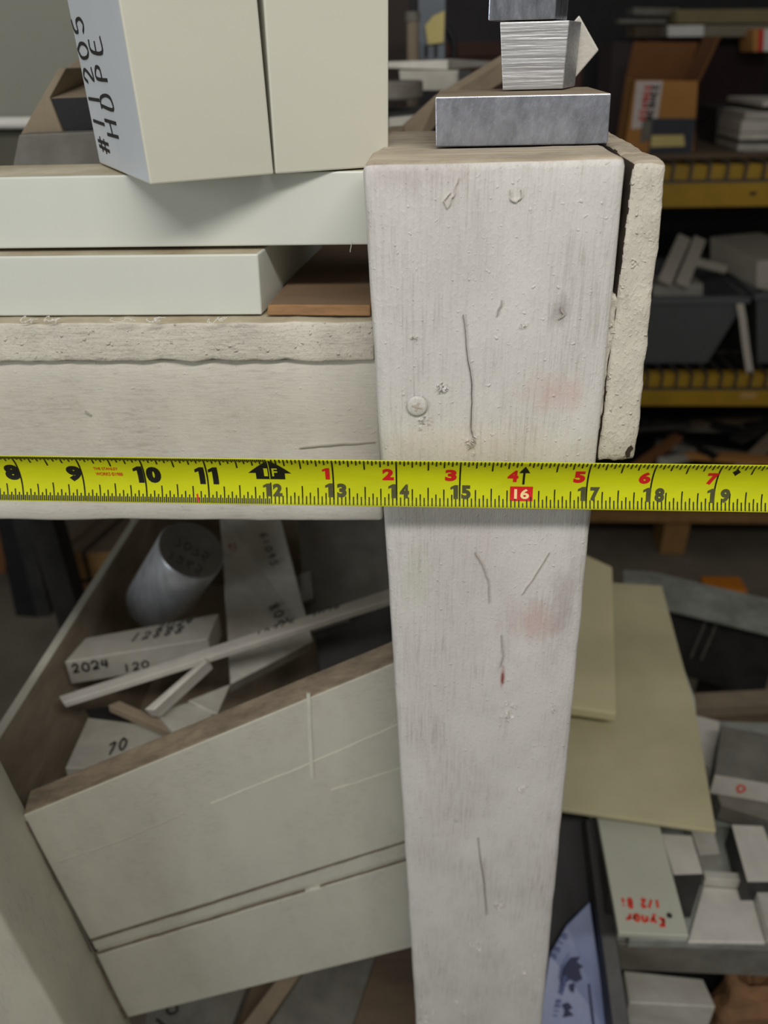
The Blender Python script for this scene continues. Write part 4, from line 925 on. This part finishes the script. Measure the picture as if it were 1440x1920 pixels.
# plates stacked at the right of the shelf
zc_ = ZS; labs = ['lowest', 'second lowest', 'third', 'fourth', 'fifth', 'uppermost']
for i, (xl, ztp, zbt, m) in enumerate(((1395, 284, 301, m_alupale), (1385, 270, 283, m_aludust), (1388, 249, 263, m_alupale), (1392, 226, 248, m_alupale), (1398, 210, 225, m_aludust), (1432, 190, 200, m_alupale))):
    yy = 1.74
    p0, p1 = U(xl, ztp, 'y', yy), U(1520, ztp, 'y', yy); q = U(xl, zbt, 'y', yy)
    prism('metal_plate', [Vector((p0.x, yy, max(q.z, ZS))), Vector((p1.x, yy, max(q.z, ZS))), p1, p0], (0.0, 0.25, 0), m, None, label=labs[i] + ' pale plate of the stack right of the open carton', cat='metal plate', group='plates stacked on the upper rack shelf')
prism('metal_plate', [Vector((U(1335, 300, 'y', 1.9).x, 1.9, ZS)), Vector((U(1420, 300, 'y', 1.9).x, 1.9, ZS)), U(1420, 200, 'y', 1.9), U(1345, 202, 'y', 1.9)], (0, 0.15, 0), m_steel, None, label='dark steel slab standing behind the pale plates on the rack', cat='metal plate')
# tubs on the lower shelf
ZL = zl_t + 0.009
def tub(cx0, cx1, y, topz, label, par=None):
    t = thing('plastic_tub', Vector(((cx0 + cx1) / 2, y + 0.2, ZL)), label, 'tub', 'grey tubs on the rack')
    k = 0.055; D = 0.42
    A = [Vector((cx0 + k, y + 0.03, ZL)), Vector((cx1 - k, y + 0.03, ZL)), Vector((cx1 - k, y + D - 0.03, ZL)), Vector((cx0 + k, y + D - 0.03, ZL))]
    B = [Vector((cx0, y, topz)), Vector((cx1, y, topz)), Vector((cx1, y + D, topz)), Vector((cx0, y + D, topz))]
    c = sum(B, Vector()) / 4
    Ai = [p + (sum(A, Vector()) / 4 - p) * 0.03 + Vector((0, 0, 0.006)) for p in A]; Bi = [p + (c - p) * 0.03 for p in B]
    V = A + B + Ai + Bi
    F = [(3, 2, 1, 0), (8, 9, 10, 11)] + [(i, (i + 1) % 4, 4 + (i + 1) % 4, 4 + i) for i in range(4)] + [(8 + (i + 1) % 4, 8 + i, 12 + i, 12 + (i + 1) % 4) for i in range(4)] + [(4 + i, 4 + (i + 1) % 4, 12 + (i + 1) % 4, 12 + i) for i in range(4)]
    build('tub_body', V, F, m_greytub, t)
    it = []
    for i in range(4):
        a_, b_ = B[i], B[(i + 1) % 4]; it.append(bar_geo(a_ + (a_ - b_).normalized() * 0.006, b_ + (b_ - a_).normalized() * 0.006, 0.016, 0.016))
    build('rim', *join_geo(it), m_greytub, t)
    return t
yt = 1.70
topz = U(1300, 562, 'y', yt).z
tx1 = U(1400, 560, 'y', yt).x
tub(tx1 - 0.42, tx1, yt, topz, 'grey plastic tub of white strips on the lower rack shelf')
tub(tx1 + 0.022, tx1 + 0.45, yt, topz + 0.01, 'grey plastic tub at the right edge holding a white block')
yi = 1.80; G6 = 'white plastic offcuts in the tubs'
def stick(p_top, p_bot, y_t, y_b, w_, t_, m, label):
    a_, b_ = U(*p_top, 'y', y_t), U(*p_bot, 'y', y_b)
    v, f = bar_geo(a_, b_, w_, t_, (0.15, -0.6, 0.8)); return build('plastic_strip', v, f, m, None, label, 'plastic strip', G6, bevel=0.002)
m_strip = mat('offwhite_strip', (206, 200, 186), 0.5, 0, 0.05, 20, 0)
stick((1283, 445), (1245, 530), 1.92, 1.78, 0.036, 0.012, m_strip, 'left of the two upright white strips in the tub')
stick((1312, 448), (1277, 535), 1.92, 1.78, 0.034, 0.012, m_strip, 'right of the two upright white strips in the tub')
stick((1300, 490), (1362, 506), 1.86, 1.84, 0.022, 0.012, m_strip, 'short white strip lying level across the tub')
block('plastic_block', [(1225, 535), (1318, 532), (1318, 556), (1225, 556)], 1.80, 0.1, m_aludust, None, label='greyish block half sunk in the tub of strips', cat='plastic block', group=G6)
wbk = prism('plastic_block', [U(1420, 490, 'y', 1.76), U(1520, 480, 'y', 1.76), U(1520, 560, 'y', 1.76), U(1418, 540, 'y', 1.76)], (-0.06, 0.2, 0.02), m_strip, None, label='large white block in the right-hand tub', cat='plastic block', group=G6)
block('wooden_strip', [(1385, 445), (1520, 438), (1520, 450), (1385, 457)], 1.95, 0.05, m_tan, None, label='tan strip lying above the right-hand tub', cat='strip', group=G6)
# thin strip hanging between the tubs
P = [U(1386, 560, 'y', 1.695), U(1393, 600, 'y', 1.69), U(1399, 650, 'y', 1.685), U(1408, 712, 'y', 1.675)]
v = []; f = []
for i, p in enumerate(P):
    for dx, dy_ in ((-0.009, 0), (0.009, 0), (0.009, 0.004), (-0.009, 0.004)): v.append(p + Vector((dx, dy_, 0)))
    if i:
        o_ = 4 * i
        for q in range(4): f.append((o_ - 4 + q, o_ - 4 + (q + 1) % 4, o_ + (q + 1) % 4, o_ + q))
f += [(0, 1, 2, 3), (12, 13, 14, 15)]
build('plastic_strip', v, f, m_strip, None, 'thin bowed pale strip standing between the two tubs', 'plastic strip')
# dark scrap on the floor shelf / pallet
pal = thing('wooden_pallet', (0.9, 1.85, 0), 'wooden pallet on the floor below the rack', 'pallet')
py_ = 1.62; pzt = U(1300, 966, 'y', py_).z; pzb = U(1300, 981, 'y', py_).z
for i in range(6): box('deck_board', 0.15, 1.9, py_ + i * 0.14, py_ + i * 0.14 + 0.1, pzb, pzt, m_timber, pal, bevel=0.002)
bx0, bx1 = U(1252, 995, 'y', py_).x, U(1296, 995, 'y', py_).x
for xx in (bx0 - 0.55, bx0, bx0 + 0.6):
    for yy in (py_ + 0.03, py_ + 0.35, py_ + 0.7): box('block', xx, xx + (bx1 - bx0) * 1.1, yy, yy + 0.09, 0.0, pzb, m_timber, pal, bevel=0.002)
rr = random.Random(3)
cols = [m_steel, m_dark, m_alugrey, m_timberdk, m_dark, m_steel, m_card2, m_aludust]
names = ['dark', 'black', 'dull grey', 'brown', 'sooty', 'charcoal', 'rusty brown', 'pale']
spots = [(1225, 800, 1.75), (1262, 815, 1.78), (1300, 800, 1.9), (1345, 790, 1.9), (1390, 810, 1.82), (1425, 800, 1.8), (1230, 850, 1.68), (1270, 860, 1.68), (1315, 845, 1.72), (1370, 858, 1.68), (1420, 850, 1.7)]
desc = ['under the rack beam nearest the post', 'second along under the rack beam', 'in the middle of the pallet heap', 'deep at the back of the pallet heap', 'right of the pallet heap middle', 'at the right edge of the pallet heap top', 'low in the pallet heap beside the post', 'low second from the post in the heap', 'low in the heap centre just above the tape', 'low in the heap above the tape number seven', 'lowest at the right edge of the heap']
for i, (px, py, y) in enumerate(spots):
    c = U(px, py, 'y', y); h_ = rr.uniform(0.015, 0.03); ang = rr.uniform(-0.9, 0.9); L_ = rr.uniform(0.07, 0.16)
    d = Vector((math.cos(ang), math.sin(ang), rr.uniform(-0.25, 0.25))).normalized() * L_
    m = cols[i % 8] if i not in (8, 9, 10) else (m_alugrey, m_card, m_tan)[i - 8]
    v, f = bar_geo(c - d, c + d, rr.uniform(0.018, 0.045), h_ * 0.7)
    build('scrap_bar', v, f, m, None, (names[i % 8] if i not in (8, 9, 10) else ('grey', 'orange', 'tan')[i - 8]) + ' scrap piece ' + desc[i], 'scrap', 'scrap heaped on the pallet', bevel=0.002)
hp = box('scrap_crate', 0.45, 1.5, 1.72, 2.3, pzt, U(1300, 905, 'y', 1.72).z, m_dark, None, label='black low crate on the pallet filled with scrap', cat='crate')

# ---------------------------------------------------------------- right foreground: scrap table
ZT = 0.62
tab = thing('steel_table', (0.28, 0.4, 0), 'low steel table right of the post loaded with offcuts', 'table')
tA, tB = P3(1165, 1762, ZT), P3(1500, 1775, ZT)
ty0 = tA.y; 
box('table_top', tA.x - 0.004, 0.75, ty0, 0.375, ZT - 0.012, ZT, m_galv, tab)
prism('front_edge', [Vector((tA.x - 0.004, ty0 - 0.004, ZT)), Vector((0.75, ty0 - 0.004, ZT)), Vector((0.75, ty0 - 0.004, ZT - 0.04)), Vector((tA.x - 0.004, ty0 - 0.004, ZT - 0.04))], (0, 0.0035, 0), m_alugrey, tab)
for (xx, yy) in ((tA.x + 0.01, ty0 + 0.03), (0.71, ty0 + 0.03), (tA.x + 0.01, 0.34), (0.71, 0.34)): box('leg', xx, xx + 0.03, yy, yy + 0.03, 0.0, ZT - 0.012, m_steel, tab)
G7 = 'offcuts on the steel table'
z1_ = ZT + 0.0005
# tilted dark channel at the left of the table
chn = plate('steel_channel', [(1098, 1535, 0.675), (1122, 1535, 0.675), (1182, 1930, 0.60), (1150, 1930, 0.60)], 0.03, m_steel, None, label='dark steel channel standing along the left side of the table', cat='steel channel')
plate('steel_sheet', [(1030, 1515, 0.66), (1097, 1525, 0.66), (1135, 1930, 0.56), (960, 1930, 0.56)], 0.004, m_dark, None, label='blackened steel sheet sloping down behind the post', cat='steel sheet')
bs = plate('wrapped_sheet', [(1008, 1930, 0.572), (1030, 1790, 0.600), (1062, 1735, 0.615), (1106, 1690, 0.63), (1140, 1930, 0.572)], 0.0035, m_bluesheet, None, label='bluish film-wrapped sheet with dark blue print beside the post foot', cat='wrapped sheet')
bpoly = [U(1008, 1930, 'z', 0.572), U(1106, 1690, 'z', 0.63), U(1140, 1930, 'z', 0.572)]
bn = normal_of(bpoly); bn = bn if bn.z > 0 else -bn
def bsp(px, py): return onplane(px, py, bpoly[0] + bn * 0.0012, bn)
def bmark(pts, name='emblem'): return prism(name, [bsp(*p) for p in pts], -bn * 0.0005, m_navy, bs, bevel=0)
bmark([(1053, 1868), (1052, 1840), (1058, 1815), (1072, 1796), (1088, 1794), (1082, 1804), (1094, 1812), (1086, 1818), (1092, 1836), (1080, 1842), (1070, 1836), (1062, 1842), (1057, 1858)])
bmark([(1068, 1846), (1078, 1844), (1076, 1862), (1070, 1858)]); bmark([(1054, 1884), (1066, 1880), (1074, 1890), (1066, 1894), (1076, 1904), (1056, 1908), (1060, 1896)])
bmark([(1103, 1845), (1106, 1845), (1116, 1925), (1111, 1925)], 'print_line')
writing('print_lettering', '1125 8800', bsp(1044, 1908), (bsp(1046, 1900) - bsp(1044, 1908)) * 0.9, bsp(1037, 1908) - bsp(1044, 1908), 1.25, 0.0011, mat('blue_print', (90, 104, 160), 0.6, 0, 0.1, 100, 0), bs)
writing('print_lettering', '5510', bsp(1040, 1800), (bsp(1046, 1789) - bsp(1040, 1800)) * 0.9, bsp(1034, 1795) - bsp(1040, 1800), 1.25, 0.0011, mat('blue_print', (90, 104, 160), 0.6, 0, 0.1, 100, 0), bs)
# aluminium pieces lying on the table
plate('metal_plate', [(1120, 1500, z1_ + 0.012), (1370, 1480, z1_ + 0.012), (1450, 1766, z1_ + 0.012), (1180, 1762, z1_ + 0.012)], 0.0115, m_galv, None, label='wide greenish grey plate lying flat under the table offcuts', cat='metal plate', group=G7)
zp = z1_ + 0.0125
kb = plate('plastic_strip', [(1118, 1520, zp + 0.0685), (1232, 1530, zp + 0.0685), (1292, 1755, zp + 0.0685), (1160, 1749, zp + 0.0685)], 0.006, m_frp, None, label='pale green plastic strip with red upside-down handwriting', cat='plastic strip')
zk = zp + 0.0685
wr(kb, 'Kynar', (1246, 1722), (1168, 1712), zk, (2, 17), 0.0022, m_redink); wr(kb, '1/2 Bi', (1236, 1688), (1160, 1684), zk, (2, 15), 0.0020, m_redink)
hc = U(1255, 1717, 'z', zk); tube('hole_plug', [hc, hc + Vector((0, 0, 0.0006))], 0.0022, m_steel, kb, 12)
plate('metal_block', [(1130, 1560, zp + 0.062), (1215, 1560, zp + 0.062), (1222, 1640, zp + 0.062), (1150, 1640, zp + 0.062)], 0.0615, m_steel, None, label='dark block hidden under the green plastic strip', cat='metal block', group=G7)
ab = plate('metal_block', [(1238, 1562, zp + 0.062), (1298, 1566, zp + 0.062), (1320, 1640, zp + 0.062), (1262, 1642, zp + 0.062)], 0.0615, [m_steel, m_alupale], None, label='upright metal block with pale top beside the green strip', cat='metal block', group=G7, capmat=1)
tr_ = thing('metal_tray', U(1350, 1770, 'z', zp), 'shallow metal tray with raised rim at the front of the table', 'metal tray', G7)
trp = [(1318, 1662), (1408, 1668), (1436, 1768), (1290, 1766)]
plate('tray_floor', [(a, b, zp + 0.004) for a, b in trp], 0.0035, m_alupale, tr_)
Tq = [U(a, b, 'z', zp + 0.004) for a, b in trp]
for i in (0, 1): prism('rim', [Tq[i], Tq[i + 1], Tq[i + 1] + Vector((0, 0, 0.012)), Tq[i] + Vector((0, 0, 0.012))], (0, 0.008, 0) if i == 0 else (0.012, 0, 0), m_aludust, tr_)
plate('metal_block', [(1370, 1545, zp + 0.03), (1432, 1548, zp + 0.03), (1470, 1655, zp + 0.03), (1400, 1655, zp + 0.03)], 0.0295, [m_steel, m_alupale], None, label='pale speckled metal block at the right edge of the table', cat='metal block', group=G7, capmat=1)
plate('metal_block', [(1290, 1540, zp + 0.02), (1335, 1545, zp + 0.02), (1350, 1600, zp + 0.02), (1310, 1602, zp + 0.02)], 0.0195, m_aludust, None, label='small dusty block just under the corner of the nylon sheet', cat='metal block', group=G7)
plate('flat_bar', [(1340, 1478, zp + 0.03), (1470, 1515, zp + 0.03), (1470, 1545, zp + 0.03), (1352, 1510, zp + 0.03)], 0.02, m_alugrey, None, label='grey flat bar crossing behind the pale speckled block', cat='metal bar', group=G7)
# nylon sheets
zn = 0.715
plate('nylon_sheet', [(1050, 1086, zn + 0.02), (1241, 1098, zn + 0.02), (1305, 1335, zn + 0.006), (1343, 1558, zn), (1030, 1514, zn)], 0.005, m_nylon, None, label='large yellowed translucent plastic sheet sloping beside the post', cat='plastic sheet')
plate('plastic_sheet', [(1200, 1110, zn + 0.006), (1246, 1150, zn + 0.006), (1303, 1310, zn - 0.004), (1312, 1400, zn - 0.007), (1200, 1400, zn - 0.007)], 0.004, m_frp, None, label='white sheet edge peeping out from under the yellowed sheet', cat='plastic sheet')
plate('nylon_block', [(1060, 1022, zn + 0.052), (1148, 1062, zn + 0.052), (1156, 1338, zn + 0.034), (1040, 1322, zn + 0.034)], 0.012, m_nylon2, None, label='cream plastic block lying on the yellowed sheet next to the post', cat='plastic block', bevel=0.002)
box('timber_block', 0.10, 0.17, 0.30, 0.55, z1_ + 0.013, zn - 0.012, m_timberdk, None, label='timber block holding up the plastic sheets', cat='timber')
# steel channel bench behind
cbm = thing('steel_beam', (0.6, 0.95, 0), 'galvanised steel beam lying diagonally behind the plastic sheets', 'steel beam')
zc2 = 0.50
tpq = [U(1168, 1068, 'z', zc2), U(1225, 1072, 'z', zc2), U(1480, 1132, 'z', zc2), U(1480, 1196, 'z', zc2), U(1250, 1140, 'z', zc2), U(1170, 1105, 'z', zc2)]
prism('top_flange', tpq, (0, 0, -0.006), m_galv, cbm)
w0, w1 = U(1170, 1118, 'z', zc2 - 0.007), U(1480, 1194, 'z', zc2 - 0.007)
w0 = w0 + Vector((0, 0.02, 0)); w1 = w1 + Vector((0, 0.02, 0))
prism('web', [w0, w1, w1 + Vector((0, 0, -0.15)), w0 + Vector((0, 0, -0.15))], (0, 0.02, 0), m_steel, cbm)
for px in (1342, 1362):
    a_ = U(px, 1172, 'y', 0.0); 
    pw = w0 + (w1 - w0) * ((px - 1170) / 310); v, f = bar_geo(pw + Vector((0, -0.002, -0.01)), pw + Vector((-0.012, -0.002, -0.10)), 0.003, 0.003, (0, 1, 0)); build('scratch_line', v, f, m_alugrey, cbm)
box('stand', w0.x + 0.05, w0.x + 0.1, w0.y + 0.02, w0.y + 0.12, 0.0, zc2 - 0.16, m_steel, cbm); box('stand', w1.x - 0.06, w1.x - 0.01, w1.y + 0.02, w1.y + 0.12, 0.0, zc2 - 0.16, m_steel, cbm)
plate('wooden_plank', [(1290, 1300, 0.44), (1480, 1290, 0.44), (1480, 1318, 0.44), (1300, 1328, 0.44)], 0.03, m_tan, None, label='pale plank along the foot of the steel beam', cat='plank')
plate('wooden_plank', [(1295, 1330, 0.42), (1480, 1318, 0.42), (1480, 1400, 0.42), (1300, 1400, 0.42)], 0.03, m_timberdk, None, label='dark brown plank in front of the pale plank', cat='plank')
plate('orange_wedge', [(1325, 1090, 0.30), (1378, 1090, 0.30), (1392, 1112, 0.30), (1335, 1112, 0.30)], 0.05, m_orange, None, label='small orange block on the floor behind the steel beam', cat='block') if False else None
ow = U(1360, 1114, 'z', 0.0)
box('orange_wedge', ow.x - 0.05, ow.x + 0.06, ow.y, ow.y + 0.07, 0.0, 0.012, m_orange, None, label='small orange block on the floor behind the steel beam', cat='block', bevel=0.006)
plate('plastic_block', [(1302, 1340, 0.66), (1350, 1352, 0.66), (1334, 1440, 0.66), (1306, 1420, 0.66)], 0.025, m_alupale, None, label='white block between the yellowed sheet and the grey ingot', cat='plastic block')
ig = thing('metal_ingot', U(1395, 1480, 'z', 0.66), 'dark grey block with pale front and a red mark', 'metal block')
zi = 0.69
ia = [(1352, 1360), (1480, 1385), (1450, 1468), (1340, 1450)]
plate('ingot_body', [(a, b, zi) for a, b in ia], 0.030, m_alugrey, ig)
fI = [U(1340, 1451, 'z', zi), U(1450, 1469, 'z', zi)]
pI = prism('pale_face', [fI[0] + Vector((0, -0.001, -0.001)), fI[1] + Vector((0, -0.001, -0.001)), fI[1] + Vector((0, -0.001, -0.026)), fI[0] + Vector((0, -0.001, -0.026))], (0, 0.0008, 0), m_alupale, ig, bevel=0)
mI = fI[0].lerp(fI[1], 0.42)
writing('red_mark', '0', mI + Vector((0, -0.0014, -0.018)), (fI[1] - fI[0]).normalized() * 0.008, Vector((0, 0, 0.010)), 1, 0.002, m_redink, pI)
# below the table
box('lower_shelf', tA.x, 0.72, 0.06, 0.43, 0.42, 0.44, m_dark, tab)
gb = plate('metal_block', [(1170, 1820, 0.53), (1318, 1836, 0.53), (1342, 1888, 0.53), (1180, 1880, 0.53)], 0.085, m_aludust, None, label='large grey block on the shelf under the table edge', cat='metal block')
# brown paper bag
bgc = U(1400, 1900, 'z', 0.50); V = []; F = []; NR, NSG = 7, 14
for r_i in range(NR):
    t = r_i / (NR - 1); rad_ = 0.034 * (1.0 - 0.35 * t ** 2)
    for s in range(NSG):
        q = 2 * math.pi * s / NSG; p = Vector((math.cos(q) * rad_, math.sin(q) * rad_ * 0.8, t * 0.095))
        p += noise.noise_vector(p * 55 + Vector((3, 1, 2))) * 0.010 * (0.2 + t)
        V.append(Vector((bgc.x + 0.012, bgc.y + 0.02, 0.4405)) + Vector((p.x, p.y, max(p.z, 0))))
for r_i in range(NR - 1):
    for s in range(NSG): F.append((r_i * NSG + s, r_i * NSG + (s + 1) % NSG, (r_i + 1) * NSG + (s + 1) % NSG, (r_i + 1) * NSG + s))
V.append(Vector((bgc.x + 0.012, bgc.y + 0.02, 0.50))); 
for s in range(NSG): F.append(((NR - 1) * NSG + s, (NR - 1) * NSG + (s + 1) % NSG, len(V) - 1))
F.append(list(range(NSG - 1, -1, -1)))
build('paper_bag', V, F, m_brownbag, None, 'crumpled brown paper bag under the table at the corner', 'paper bag')
